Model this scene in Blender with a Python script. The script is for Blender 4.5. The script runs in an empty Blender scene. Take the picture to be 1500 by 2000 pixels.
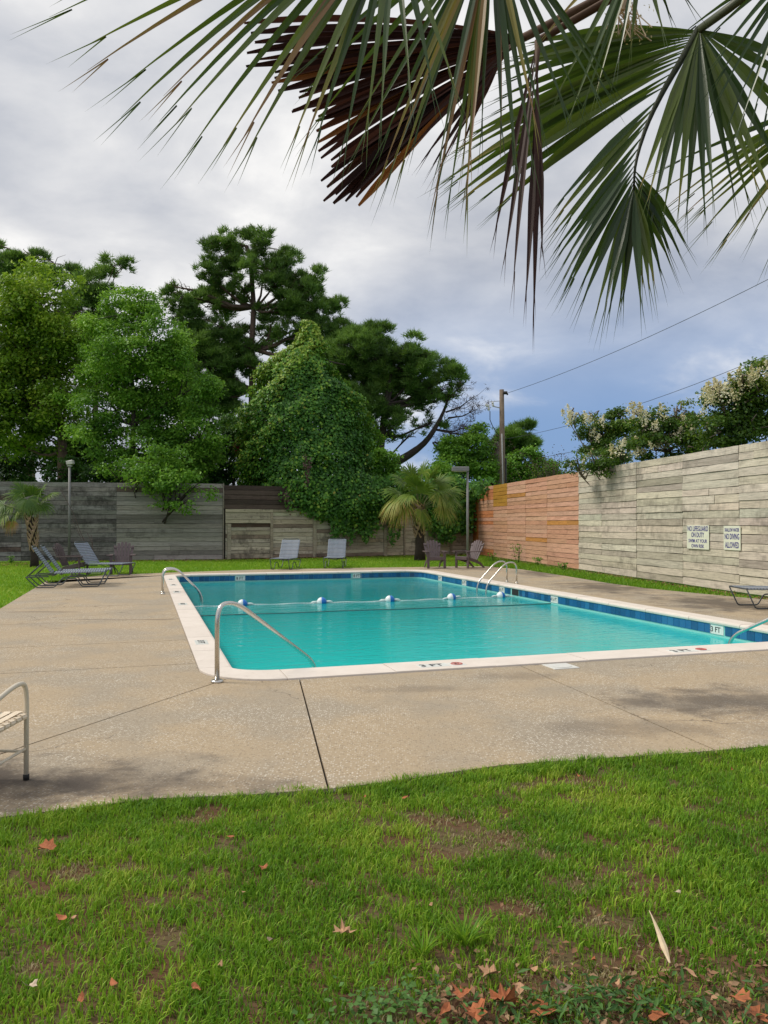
import bpy, bmesh, math, random
import numpy as np
from mathutils import Vector, Matrix, noise as mnoise
R = math.radians
C = bpy.context.scene.collection
SC = bpy.context.scene
rng = np.random.default_rng(7)
random.seed(7)

# ------------------------------------------------------------------ camera, world, sun, exposure
F = 1500.0; CAMH = 1.55; PITCH = math.atan(22 / F)
cd = bpy.data.cameras.new('camera'); cam = bpy.data.objects.new('camera', cd); C.objects.link(cam)
cam.location = (0, 0, CAMH); cam.rotation_euler = (math.pi / 2 + PITCH, 0, 0)
cd.sensor_fit = 'VERTICAL'; cd.sensor_height = 36; cd.lens = F / 2000 * 36
cd.clip_start = 0.05; cd.clip_end = 3000
SC.camera = cam
SUN_EL, SUN_AZ = 50, -82          # azimuth measured from +Y (view direction), negative = left
w = bpy.data.worlds.new('World'); SC.world = w; w.use_nodes = True
nt = w.node_tree; nt.nodes.clear()
def N(t, typ, **kw):
    n = t.nodes.new(typ)
    for k, v in kw.items():
        if k.startswith('i_'): n.inputs[k[2:].replace('_', ' ')].default_value = v
        else: setattr(n, k, v)
    return n
def mathn(t, op, a, b=None, clamp=False):
    n = t.nodes.new('ShaderNodeMath'); n.operation = op; n.use_clamp = clamp
    for i, v in enumerate((a, b)):
        if v is None: continue
        if isinstance(v, (int, float)): n.inputs[i].default_value = v
        else: t.links.new(v, n.inputs[i])
    return n.outputs[0]
def mixc(t, f, a, b, mode='MIX'):
    n = t.nodes.new('ShaderNodeMix'); n.data_type = 'RGBA'; n.blend_type = mode
    for i, v in ((0, f), (6, a), (7, b)):
        if isinstance(v, (int, float)): n.inputs[i].default_value = v
        elif isinstance(v, tuple): n.inputs[i].default_value = (*v[:3], 1)
        else: t.links.new(v, n.inputs[i])
    return n.outputs[2]
def ramp(t, f, stops, interp='LINEAR'):
    n = t.nodes.new('ShaderNodeValToRGB'); cr = n.color_ramp; cr.interpolation = interp
    while len(cr.elements) < len(stops): cr.elements.new(0.5)
    for e, (p, c) in zip(cr.elements, stops):
        e.position = p; e.color = (*(c if isinstance(c, tuple) else (c, c, c)), 1)
    t.links.new(f, n.inputs[0]); return n.outputs[0]
def smooth(t, v, lo, hi):
    n = t.nodes.new('ShaderNodeMapRange'); n.interpolation_type = 'SMOOTHSTEP'
    n.inputs[1].default_value = lo; n.inputs[2].default_value = hi
    t.links.new(v, n.inputs[0]); return n.outputs[0]
def noise(t, vec, scale, detail=4, rough=.55, dist=0.0):
    n = N(t, 'ShaderNodeTexNoise'); n.inputs['Scale'].default_value = scale
    n.inputs['Detail'].default_value = detail; n.inputs['Roughness'].default_value = rough
    n.inputs['Distortion'].default_value = dist
    if vec is not None: t.links.new(vec, n.inputs['Vector'])
    return n.outputs['Fac']
def mapping(t, vec, scale=(1, 1, 1), loc=(0, 0, 0), rot=(0, 0, 0)):
    n = N(t, 'ShaderNodeMapping'); n.inputs['Scale'].default_value = scale
    n.inputs['Location'].default_value = loc; n.inputs['Rotation'].default_value = rot
    t.links.new(vec, n.inputs['Vector']); return n.outputs[0]

sky = N(nt, 'ShaderNodeTexSky', sky_type='NISHITA', sun_disc=False, sun_elevation=R(SUN_EL),
        sun_rotation=R(SUN_AZ), altitude=10, air_density=1.0, dust_density=1.5, ozone_density=2.5)
tc = N(nt, 'ShaderNodeTexCoord'); sep = N(nt, 'ShaderNodeSeparateXYZ')
nt.links.new(tc.outputs['Generated'], sep.inputs[0])
den = mathn(nt, 'ADD', mathn(nt, 'MAXIMUM', sep.outputs[2], 0.0), 0.34)
cmb = N(nt, 'ShaderNodeCombineXYZ')
nt.links.new(mathn(nt, 'DIVIDE', sep.outputs[0], den), cmb.inputs[0])
nt.links.new(mathn(nt, 'DIVIDE', sep.outputs[1], den), cmb.inputs[1])
cv = cmb.outputs[0]
big = noise(nt, mapping(nt, cv, (1.0, 1.25, 1), (3.1, 0.4, 0)), 1.15, 7, .5, .2)
det = noise(nt, mapping(nt, cv, (1, 1.15, 1), (7.7, 2.2, 0)), 3.2, 8, .56, .3)
# cloud tone: lavender grey bellies to white breaks
tone = mathn(nt, 'ADD', mathn(nt, 'MULTIPLY', big, .62), mathn(nt, 'MULTIPLY', det, .38))
ccol = ramp(nt, tone, [(.39, (.44, .47, .54)), (.455, (.57, .59, .64)), (.53, (.74, .745, .765)), (.60, (.96, .95, .935))])
# open air lower to the right, as the cloud deck thins towards that horizon
azr = mathn(nt, 'DIVIDE', sep.outputs[0], mathn(nt, 'MAXIMUM', sep.outputs[1], .15))
low = mathn(nt, 'SUBTRACT', 1.0, smooth(nt, sep.outputs[2], .10, .36))
rgt = smooth(nt, azr, -.30, .12)
blue = mathn(nt, 'MULTIPLY', low, rgt)
blue = mathn(nt, 'MULTIPLY', blue, smooth(nt, mathn(nt, 'ADD', mathn(nt, 'MULTIPLY', tone, -1.0), 1.0), .28, .50), True)
blue = mathn(nt, 'MULTIPLY', blue, 1.0, True)
bcol = mixc(nt, .85, sky.outputs[0], (1.5, 2.5, 4.5))
cs = N(nt, 'ShaderNodeVectorMath', operation='SCALE'); nt.links.new(ccol, cs.inputs[0]); cs.inputs['Scale'].default_value = 7.4
fin = mixc(nt, blue, cs.outputs[0], bcol)
bg = N(nt, 'ShaderNodeBackground'); bg.inputs['Strength'].default_value = 0.1
nt.links.new(fin, bg.inputs[0]); wo = N(nt, 'ShaderNodeOutputWorld'); nt.links.new(bg.outputs[0], wo.inputs[0])

ld = bpy.data.lights.new('sun', 'SUN'); ld.energy = 1.9; ld.angle = R(20); ld.color = (1, .93, .82)
sun = bpy.data.objects.new('sun', ld); C.objects.link(sun)
sd = Vector((math.sin(R(SUN_AZ)) * math.cos(R(SUN_EL)), math.cos(R(SUN_AZ)) * math.cos(R(SUN_EL)), math.sin(R(SUN_EL))))
sun.rotation_euler = (-sd).to_track_quat('-Z', 'Y').to_euler()
sun.location = (-20, 10, 30)
SC.view_settings.view_transform = 'Standard'; SC.view_settings.look = 'None'
SC.view_settings.gamma = 1; SC.view_settings.use_curve_mapping = False
SC.view_settings.exposure = 0.48
SC.render.engine = 'CYCLES'
SC.cycles.max_bounces = 6; SC.cycles.transparent_max_bounces = 8; SC.cycles.use_denoising = True

# ------------------------------------------------------------------ geometry helpers
fw = Vector((0, math.cos(PITCH), math.sin(PITCH))); upv = Vector((0, -math.sin(PITCH), math.cos(PITCH)))
def ray(px, py): return fw + Vector((1, 0, 0)) * ((px - 750) / F) + upv * ((1000 - py) / F)
def G(px, py, z=0.0):
    d = ray(px, py); t = (z - CAMH) / d.z
    return Vector((d.x * t, d.y * t, z))
def D(px, py, Y):
    d = ray(px, py); t = Y / d.y
    return Vector((d.x * t, Y, CAMH + d.z * t))
TH = math.atan2(470, 1500)
U = Vector((-math.sin(TH), math.cos(TH), 0)); V = Vector((math.cos(TH), math.sin(TH), 0))
O = G(400, 1338); O.z = 0
def P(a, b, z=0.0): return O + V * a + U * b + Vector((0, 0, z))

def link(o, parent=None):
    C.objects.link(o)
    if parent is not None: o.parent = parent
    return o
def mesh_obj(name, verts, faces, mat, parent=None, smooth_=False, loc=None):
    me = bpy.data.meshes.new(name); me.from_pydata([tuple(v) for v in verts], [], faces)
    if isinstance(mat, (list, tuple)):
        for m in mat: me.materials.append(m)
    elif mat: me.materials.append(mat)
    if smooth_: me.shade_smooth()
    o = bpy.data.objects.new(name, me)
    if loc is not None: o.location = loc
    return link(o, parent)
def np_mesh(name, V_, Fq, mat, parent=None, tint=None, smooth_=False):
    """V_ (n,3), Fq (m,k) all same k"""
    me = bpy.data.meshes.new(name); n = len(V_); m, k = Fq.shape
    me.vertices.add(n); me.vertices.foreach_set('co', V_.astype(np.float32).ravel())
    me.loops.add(m * k); me.loops.foreach_set('vertex_index', Fq.astype(np.int32).ravel())
    me.polygons.add(m); me.polygons.foreach_set('loop_start', (np.arange(m) * k).astype(np.int32))
    me.polygons.foreach_set('loop_total', np.full(m, k, dtype=np.int32))
    if tint is not None:
        at = me.attributes.new('tint', 'FLOAT', 'POINT'); at.data.foreach_set('value', tint.astype(np.float32))
    me.update(calc_edges=True); me.validate()
    if smooth_: me.shade_smooth()
    me.materials.append(mat)
    return link(bpy.data.objects.new(name, me), parent)
class MB:
    def __init__(s): s.v = []; s.f = []
    def add(s, v, f):
        o = len(s.v); s.v += [Vector(x) for x in v]; s.f += [tuple(i + o for i in q) for q in f]
    def box(s, c, d, rz=0, bev=0, M=None):
        x, y, z = d[0] / 2, d[1] / 2, d[2] / 2
        if bev:
            v = []
            b = min(bev, x * .9, y * .9, z * .9)
            for sz, zz in ((-1, z), (1, z)):
                for (ins, zo) in ((b, zz), (0, zz - b)) if sz > 0 else ((b, zz), (0, zz - b)):
                    pass
            rings = [(-z, b), (-z + b, 0), (z - b, 0), (z, b)]
            for (h, ins) in rings:
                xx, yy = x - ins, y - ins
                v += [(-xx, -yy, h), (xx, -yy, h), (xx, yy, h), (-xx, yy, h)]
            f = [(3, 2, 1, 0), (12, 13, 14, 15)]
            for r in range(3):
                for i in range(4):
                    j = (i + 1) % 4; f.append((r * 4 + i, r * 4 + j, r * 4 + 4 + j, r * 4 + 4 + i))
        else:
            v = [(-x, -y, -z), (x, -y, -z), (x, y, -z), (-x, y, -z), (-x, -y, z), (x, -y, z), (x, y, z), (-x, y, z)]
            f = [(3, 2, 1, 0), (4, 5, 6, 7), (0, 1, 5, 4), (1, 2, 6, 5), (2, 3, 7, 6), (3, 0, 4, 7)]
        m = Matrix.Translation(c) @ (M if M is not None else Matrix.Rotation(rz, 4, 'Z'))
        s.add([m @ Vector(q) for q in v], f)
    def tube(s, pts, r, n=8, cap=True, squash=1.0):
        pts = [Vector(p) for p in pts]; k = len(pts)
        rr = r if isinstance(r, (list, tuple)) else [r] * k
        T = [(pts[min(i + 1, k - 1)] - pts[max(i - 1, 0)]).normalized() for i in range(k)]
        a = Vector((0, 0, 1)) if abs(T[0].z) < .9 else Vector((1, 0, 0))
        nrm = (a - T[0] * a.dot(T[0])).normalized(); v = []; f = []
        for i in range(k):
            nrm = (nrm - T[i] * nrm.dot(T[i])); nrm = nrm.normalized() if nrm.length > 1e-6 else Vector((1, 0, 0))
            bi = T[i].cross(nrm)
            for j in range(n):
                t = 2 * math.pi * j / n
                v.append(pts[i] + (nrm * math.cos(t) + bi * math.sin(t) * squash) * rr[i])
        for i in range(k - 1):
            for j in range(n):
                q = (j + 1) % n; f.append((i * n + j, i * n + q, i * n + n + q, i * n + n + j))
        if cap: f += [tuple(range(n))[::-1], tuple(range((k - 1) * n, k * n))]
        s.add(v, f)
    def lathe(s, prof, n=16, c=(0, 0, 0), M=None):
        v = []; f = []; m = Matrix.Translation(c) @ (M if M is not None else Matrix.Identity(4))
        for (r, z) in prof:
            for j in range(n):
                t = 2 * math.pi * j / n; v.append(m @ Vector((r * math.cos(t), r * math.sin(t), z)))
        for i in range(len(prof) - 1):
            for j in range(n):
                q = (j + 1) % n; f.append((i * n + j, i * n + q, i * n + n + q, i * n + n + j))
        f += [tuple(range(n))[::-1], tuple(range((len(prof) - 1) * n, len(prof) * n))]
        s.add(v, f)
    def build(s, name, mat, parent=None, sm=False, loc=None):
        return mesh_obj(name, s.v, s.f, mat, parent, sm, loc)
def bend(pts, rad=.08, seg=5):
    """round the inner corners of a polyline"""
    pts = [Vector(p) for p in pts]; out = [pts[0]]
    for i in range(1, len(pts) - 1):
        a, b, c = pts[i - 1], pts[i], pts[i + 1]
        d1 = min(rad, (a - b).length * .45); d2 = min(rad, (c - b).length * .45)
        p = b + (a - b).normalized() * d1; q = b + (c - b).normalized() * d2
        for k in range(seg + 1):
            t = k / seg; out.append(p * (1 - t) ** 2 + b * 2 * t * (1 - t) + q * t * t)
    out.append(pts[-1]); return out
def thing(name, label, cat, loc=(0, 0, 0), rz=0.0, group=None):
    o = bpy.data.objects.new(name, None); o.empty_display_size = .2; C.objects.link(o)
    o.location = loc; o.rotation_euler = (0, 0, rz); tag(o, label, cat, group); return o
def tag(o, label=None, cat=None, group=None, kind=None):
    if label: o['label'] = label
    if cat: o['category'] = cat
    if group: o['group'] = group
    if kind: o['kind'] = kind
    return o
def kids(o): return [c for c in ALLKIDS.get(o.name, [])]
def copy_tree(root, loc, rz, label, allobj):
    r = root.copy(); C.objects.link(r); r.location = loc; r.rotation_euler = (0, 0, rz); r['label'] = label
    def rec(src, dst):
        for ch in [x for x in allobj if x.parent == src]:
            c = ch.copy(); C.objects.link(c); c.parent = dst
            rec(ch, c)
    rec(root, r); return r
def vn(x, y, s=0.0):
    """cheap smooth pseudo noise, about -1..1"""
    r_ = np.random.default_rng(int(s * 977) + 11); o = np.zeros_like(x, dtype=float)
    for i in range(7):
        a = r_.uniform(0, 6.28); k = r_.uniform(.6, 1.7); p = r_.uniform(0, 6.28)
        o += np.sin((x * math.cos(a) + y * math.sin(a)) * k * 2 + p + np.sin((x * math.sin(a) - y * math.cos(a)) * k * 1.3 + p))
    return o / 3.4

# ------------------------------------------------------------------ materials
MATS = {}
def newmat(name):
    m = bpy.data.materials.new(name); m.use_nodes = True; t = m.node_tree
    b = t.nodes['Principled BSDF']; MATS[name] = m; return m, t, b
def bumpn(t, b, h, strength=.3, dist=.01):
    n = N(t, 'ShaderNodeBump'); n.inputs['Strength'].default_value = strength; n.inputs['Distance'].default_value = dist
    t.links.new(h, n.inputs['Height']); t.links.new(n.outputs[0], b.inputs['Normal']); return n
def simple(name, col, rough=.5, metal=0.0, var=.12, scale=12, bump=0.0, spec=.5):
    m, t, b = newmat(name); g = N(t, 'ShaderNodeTexCoord').outputs['Object']
    n = noise(t, g, scale, 5)
    c = mixc(t, n, tuple(x * (1 - var * 2) for x in col), tuple(min(1, x * (1 + var * 2)) for x in col))
    t.links.new(c, b.inputs['Base Color']); b.inputs['Roughness'].default_value = rough
    b.inputs['Metallic'].default_value = metal; b.inputs['Specular IOR Level'].default_value = spec
    if bump: bumpn(t, b, n, bump)
    return m
def wood(name, stain=.5, stain_lo=.45, stain_hi=.7, mild=(.06, .055, .05), grain=.5, rough=.85):
    m, t, b = newmat(name); oi = N(t, 'ShaderNodeObjectInfo'); geo = N(t, 'ShaderNodeNewGeometry')
    tcn = N(t, 'ShaderNodeTexCoord').outputs['Object']
    add = N(t, 'ShaderNodeVectorMath', operation='ADD'); t.links.new(tcn, add.inputs[0])
    rr = N(t, 'ShaderNodeCombineXYZ')
    for i in range(3): t.links.new(mathn(t, 'MULTIPLY', oi.outputs['Random'], 37.0 + 13 * i), rr.inputs[i])
    t.links.new(rr.outputs[0], add.inputs[1]); lc = add.outputs[0]
    g1 = noise(t, mapping(t, lc, (1.2, 20, 26)), 2.2, 6, .65, .6)
    g2 = noise(t, mapping(t, lc, (.8, 5, 6)), 1.6, 5, .6, 1.2)
    blot = noise(t, mapping(t, geo.outputs['Position'], (.55, .55, 1.5)), 1.1, 6, .62, .4)
    streak = noise(t, mapping(t, lc, (2.4, 1, 1.2)), 2.6, 5, .7, .2)
    c = mixc(t, ramp(t, g1, [(.3, 1 - grain), (.62, 1.0 + grain * .25)]), (0, 0, 0), oi.outputs['Color'])
    gm = N(t, 'ShaderNodeMix', data_type='RGBA', blend_type='MULTIPLY'); gm.inputs[0].default_value = 1
    t.links.new(oi.outputs['Color'], gm.inputs[6])
    t.links.new(ramp(t, g1, [(.28, 1 - grain), (.55, 1.0), (.75, 1.12)]), gm.inputs[7])
    c = gm.outputs[2]
    gm2 = N(t, 'ShaderNodeMix', data_type='RGBA', blend_type='MULTIPLY'); gm2.inputs[0].default_value = .8
    t.links.new(c, gm2.inputs[6]); t.links.new(ramp(t, g2, [(.3, .72), (.5, 1.0), (.7, 1.1)]), gm2.inputs[7]); c = gm2.outputs[2]
    msk = mathn(t, 'MULTIPLY', smooth(t, mathn(t, 'ADD', mathn(t, 'MULTIPLY', blot, .62), mathn(t, 'MULTIPLY', streak, .38)), stain_lo, stain_hi), stain, True)
    c = mixc(t, msk, c, mild)
    t.links.new(c, b.inputs['Base Color']); b.inputs['Roughness'].default_value = rough
    b.inputs['Specular IOR Level'].default_value = .2
    bumpn(t, b, mathn(t, 'ADD', g1, mathn(t, 'MULTIPLY', g2, .5)), .5, .008)
    return m
def leafmat(name, stops, trans=.3, rough=.5, spec=.35):
    green = not any(w_ in name for w_ in ('brown', 'dead', 'litter', 'flower', 'red'))
    m, t, b = newmat(name); a = N(t, 'ShaderNodeAttribute', attribute_name='tint')
    c = ramp(t, a.outputs['Fac'], stops); t.links.new(c, b.inputs['Base Color'])
    b.inputs['Roughness'].default_value = rough; b.inputs['Specular IOR Level'].default_value = spec
    tr = N(t, 'ShaderNodeBsdfTranslucent'); t.links.new(mixc(t, .5 if green else 0.0, c, (.16, .26, .02)), tr.inputs[0])
    mx = N(t, 'ShaderNodeMixShader'); mx.inputs[0].default_value = trans
    t.links.new(b.outputs[0], mx.inputs[1]); t.links.new(tr.outputs[0], mx.inputs[2])
    t.links.new(mx.outputs[0], t.nodes['Material Output'].inputs[0]); return m

# concrete with exposed shell aggregate
def concrete():
    m, t, b = newmat('shell_concrete'); p = N(t, 'ShaderNodeNewGeometry').outputs['Position']
    v1 = N(t, 'ShaderNodeTexVoronoi', feature='F1'); v1.inputs['Scale'].default_value = 62; t.links.new(mapping(t, p, (1, 1, 0)), v1.inputs['Vector'])
    fine = noise(t, p, 140, 3, .6); mid = noise(t, p, 9, 6, .6); lg = noise(t, p, .55, 6, .6, .5)
    warm = mixc(t, ramp(t, lg, [(.35, 0.0), (.65, 1.0)]), (.385, .31, .215), (.425, .33, .215))
    grey = mixc(t, mathn(t, 'MULTIPLY', smooth(t, noise(t, mapping(t, p, (1, 1, 1), (5, 2, 0)), .9, 5), .42, .62), .8), warm, (.33, .285, .22))
    c = mixc(t, mathn(t, 'MULTIPLY', mid, .35), grey, (.28, .23, .165))
    # pale shell chips, more of them where the paste has worn off
    wear = smooth(t, noise(t, mapping(t, p, (1, 1, 1), (1, 8, 0)), 1.1, 4), .35, .62)
    sp = N(t, 'ShaderNodeSeparateColor'); t.links.new(v1.outputs['Color'], sp.inputs[0])
    chip = mathn(t, 'MULTIPLY', mathn(t, 'LESS_THAN', v1.outputs['Distance'], .40), mathn(t, 'GREATER_THAN', sp.outputs[0], .62))
    c = mixc(t, mathn(t, 'MULTIPLY', chip, mathn(t, 'ADD', mathn(t, 'MULTIPLY', wear, .55), .18)), c, (.66, .61, .52))
    dk = mathn(t, 'MULTIPLY', mathn(t, 'LESS_THAN', v1.outputs['Distance'], .45), mathn(t, 'LESS_THAN', sp.outputs[0], .2))
    c = mixc(t, mathn(t, 'MULTIPLY', dk, .45), c, (.13, .105, .08))
    # mildew stains, each with its own place on the slab
    vc = N(t, 'ShaderNodeTexVoronoi', feature='DISTANCE_TO_EDGE'); vc.inputs['Scale'].default_value = .42
    wv = N(t, 'ShaderNodeVectorMath', operation='ADD'); t.links.new(p, wv.inputs[0]); wn = N(t, 'ShaderNodeTexNoise'); wn.inputs['Scale'].default_value = 1.6; wn.inputs['Detail'].default_value = 6; t.links.new(p, wn.inputs['Vector']); t.links.new(wn.outputs['Color'], wv.inputs[1]); t.links.new(wv.outputs[0], vc.inputs['Vector'])
    crk = mathn(t, 'MULTIPLY', mathn(t, 'LESS_THAN', vc.outputs['Distance'], .0032), smooth(t, noise(t, p, .5, 3), .5, .56)); c = mixc(t, mathn(t, 'MULTIPLY', crk, .6), c, (.09, .07, .05))
    st = None; sn = noise(t, p, 2.2, 6, .65, .4)
    for (cx, cy, rx, ry, k) in STAINS:
        mp = mapping(t, p, (1 / rx, 1 / ry, 0), (-cx / rx, -cy / ry, 0))
        ln = N(t, 'ShaderNodeVectorMath', operation='LENGTH'); t.links.new(mp, ln.inputs[0])
        q = mathn(t, 'SUBTRACT', 1.0, ln.outputs['Value'])
        q = mathn(t, 'ADD', q, mathn(t, 'MULTIPLY', mathn(t, 'SUBTRACT', sn, .5), 2.4))
        q = mathn(t, 'MULTIPLY', smooth(t, q, 0, .9), k)
        st = q if st is None else mathn(t, 'MAXIMUM', st, q)
    c = mixc(t, st, c, (.085, .07, .058))
    t.links.new(c, b.inputs['Base Color']); b.inputs['Roughness'].default_value = .88; b.inputs['Specular IOR Level'].default_value = .25
    bumpn(t, b, mathn(t, 'ADD', mathn(t, 'ADD', fine, mathn(t, 'MULTIPLY', v1.outputs['Distance'], -.8)), mathn(t, 'MULTIPLY', mid, .6)), .35, .006)
    return m
def gp(px, py): q = G(px, py); return q.x, q.y
STAINS = []
for (px, py, rx, ry, k) in [(30, 1530, 1.7, .62, .95), (330, 1530, 1.0, .30, .55), (1430, 1370, 1.3, .75, .75), (820, 1345, .8, .2, .3),
                            (1250, 1420, 1.2, .35, .35), (1010, 1320, .6, .3, .3), (240, 1210, 1.6, .12, .4), (90, 1195, 1.0, .15, .4),
                            (1180, 1147, 1.4, 2.6, .75), (1400, 1178, 1.4, 2.3, .8), (1050, 1120, .9, 2.4, .7), (920, 1112, 1.5, .9, .5), (140, 1135, 1.5, .5, .45),
                            (650, 1110, 3, .5, .35)]:
    x, y = gp(px, py); STAINS.append((x, y, rx, ry, k))
M_conc = concrete()
def coping_mat():
    m, t, b = newmat('white_coping'); p = N(t, 'ShaderNodeNewGeometry').outputs['Position']; oi = N(t, 'ShaderNodeObjectInfo')
    a = noise(t, p, 3, 6, .6); f = noise(t, p, 60, 4)
    c = mixc(t, a, (.60, .53, .46), (.80, .73, .66)); c = mixc(t, mathn(t, 'MULTIPLY', smooth(t, noise(t, p, 14, 6, .7), .55, .72), .35), c, (.42, .35, .28))
    c = mixc(t, mathn(t, 'MULTIPLY', oi.outputs['Random'], .18), c, (.5, .44, .38))
    t.links.new(c, b.inputs['Base Color']); b.inputs['Roughness'].default_value = .75; bumpn(t, b, f, .2, .003); return m
M_cope = coping_mat()
def tile_mat():
    m, t, b = newmat('blue_glazed_tile'); oi = N(t, 'ShaderNodeObjectInfo'); g = N(t, 'ShaderNodeTexCoord').outputs['Object']
    add = N(t, 'ShaderNodeVectorMath', operation='ADD'); t.links.new(g, add.inputs[0]); cc = N(t, 'ShaderNodeCombineXYZ')
    t.links.new(mathn(t, 'MULTIPLY', oi.outputs['Random'], 50), cc.inputs[0]); t.links.new(cc.outputs[0], add.inputs[1])
    n = noise(t, add.outputs[0], 14, 5, .6)
    c = ramp(t, oi.outputs['Random'], [(0, (.006, .035, .12)), (.35, (.01, .075, .22)), (.7, (.015, .11, .30)), (1, (.03, .17, .36))])
    c = mixc(t, mathn(t, 'MULTIPLY', n, .6), c, (.02, .16, .30)); t.links.new(c, b.inputs['Base Color'])
    b.inputs['Roughness'].default_value = .18; return m
M_tile = tile_mat()
M_plaster = simple('pale_pool_plaster', (.25, .62, .58), .7, var=.06, scale=3)
M_marker = simple('marker_tile', (.72, .74, .70), .3, var=.05, scale=20)
M_black = simple('black_print', (.02, .02, .025), .5, var=.1)
M_navy = simple('navy_print', (.035, .03, .22), .5, var=.1)
M_red = simple('faded_red_print', (.45, .12, .10), .6, var=.2, scale=40)
M_signw = simple('sign_face', (.72, .74, .60), .45, var=.06, scale=6)
def steel_mat():
    m, t, b = newmat('brushed_steel'); b.inputs['Metallic'].default_value = 1; p = N(t, 'ShaderNodeTexCoord').outputs['Object']
    n = noise(t, p, 30, 4); t.links.new(mixc(t, n, (.56, .54, .50), (.62, .60, .56)), b.inputs['Base Color'])
    t.links.new(ramp(t, n, [(.3, .18), (.7, .36)]), b.inputs['Roughness']); return m
M_steel = steel_mat()
M_cream = simple('cream_enamel', (.60, .54, .43), .35, var=.06, scale=9)
M_creamvinyl = simple('cream_vinyl', (.74, .63, .48), .5, var=.08, scale=30)
M_frame = simple('dark_grey_enamel', (.055, .065, .075), .4, var=.15)
M_strap = simple('grey_blue_vinyl', (.22, .26, .32), .5, var=.1, scale=9)
M_strapd = simple('slate_vinyl', (.16, .20, .23), .5, var=.15, scale=9)
M_resin = simple('mauve_brown_resin', (.105, .075, .078), .5, var=.2, scale=7, bump=.1)
M_lamp = simple('weathered_grey_metal', (.20, .20, .20), .55, var=.15, scale=8)
M_lampl = simple('pale_lamp_housing', (.42, .42, .40), .5, var=.1)
M_glass = simple('frosted_lens', (.55, .55, .50), .25, var=.03)
M_bark = simple('pine_bark', (.11, .075, .058), .95, var=.35, scale=9, bump=.8)
M_barkd = simple('dark_bark', (.045, .035, .03), .95, var=.3, scale=9, bump=.8)
M_barkl = simple('grey_bark', (.16, .13, .105), .95, var=.3, scale=9, bump=.8)
M_pole = simple('weathered_pole_wood', (.17, .13, .095), .9, var=.25, scale=5, bump=.5)
M_boot = simple('palm_leaf_bases', (.30, .20, .13), .85, var=.35, scale=10, bump=.5)
M_palmtrunk = simple('dark_palm_trunk', (.035, .024, .02), .95, var=.3, scale=14, bump=.7)
M_blackrub = simple('black_rubber', (.015, .015, .015), .7)
M_float_w = simple('white_float_plastic', (.80, .84, .84), .35, var=.04)
M_float_b = simple('blue_float_plastic', (.01, .16, .55), .35, var=.08)
M_rope = simple('white_rope', (.74, .80, .78), .6, var=.1, scale=60)
M_cord = simple('dark_cord', (.03, .07, .07), .6)
M_wire = simple('cable_black', (.03, .035, .05), .5)
M_lid = simple('white_lid_plastic', (.62, .62, .58), .5, var=.08)
M_dead = simple('dead_leaf', (.34, .11, .04), .8, var=.4, scale=25, bump=.3)
M_deadtan = simple('tan_leaf', (.42, .24, .13), .8, var=.3, scale=25, bump=.3)
M_straw = simple('dry_palm_strip', (.58, .46, .30), .8, var=.25, scale=18)
M_ceramic = simple('white_insulator', (.6, .6, .6), .3)
M_galv = simple('grey_conduit', (.38, .38, .38), .5)

M_wood_dark = wood('blackened_fence_wood', .82, .44, .64, (.03, .028, .026), .6)
M_wood_brown = wood('brown_fence_wood', .5, .5, .7, (.03, .022, .02), .45)
M_wood_beige = wood('weathered_beige_wood', .7, .50, .62, (.10, .085, .068), .55)
M_wood_grey = wood('pale_painted_wood', .62, .46, .68, (.13, .115, .095), .38)
M_wood_orange = wood('orange_stained_wood', .28, .5, .75, (.30, .11, .05), .34)

def water_mat():
    m, t, b = newmat('pool_water'); p = N(t, 'ShaderNodeNewGeometry').outputs['Position']
    q = mapping(t, p, (1, 1, 1), (0, 0, 0), (0, 0, -TH))
    # murkier, deeper blue-green past the slope line of the floor
    ob = mapping(t, p, (1, 1, 1), (0, 0, 0), (0, 0, 0)); s = N(t, 'ShaderNodeVectorMath', operation='DOT_PRODUCT')
    t.links.new(p, s.inputs[0]); s.inputs[1].default_value = tuple(U)
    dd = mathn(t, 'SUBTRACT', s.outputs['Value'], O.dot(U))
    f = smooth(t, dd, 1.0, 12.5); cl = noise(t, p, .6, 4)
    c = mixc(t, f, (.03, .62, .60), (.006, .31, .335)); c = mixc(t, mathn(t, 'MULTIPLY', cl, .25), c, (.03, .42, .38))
    t.links.new(c, b.inputs['Base Color']); b.inputs['Roughness'].default_value = .04
    b.inputs['IOR'].default_value = 1.33; b.inputs['Specular IOR Level'].default_value = .5
    r1 = noise(t, mapping(t, q, (1.0, 2.2, 1)), 2.2, 4, .55, .5); r2 = noise(t, mapping(t, q, (1, 2.6, 1)), 9, 3, .5, .3)
    bumpn(t, b, mathn(t, 'ADD', r1, mathn(t, 'MULTIPLY', r2, .22)), .16, .08)
    tr = N(t, 'ShaderNodeBsdfTransparent'); tr.inputs[0].default_value = (.35, .85, .82, 1)
    mx = N(t, 'ShaderNodeMixShader'); mx.inputs[0].default_value = .12
    t.links.new(b.outputs[0], mx.inputs[1]); t.links.new(tr.outputs[0], mx.inputs[2])
    t.links.new(mx.outputs[0], t.nodes['Material Output'].inputs[0]); return m
M_water = water_mat()

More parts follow.
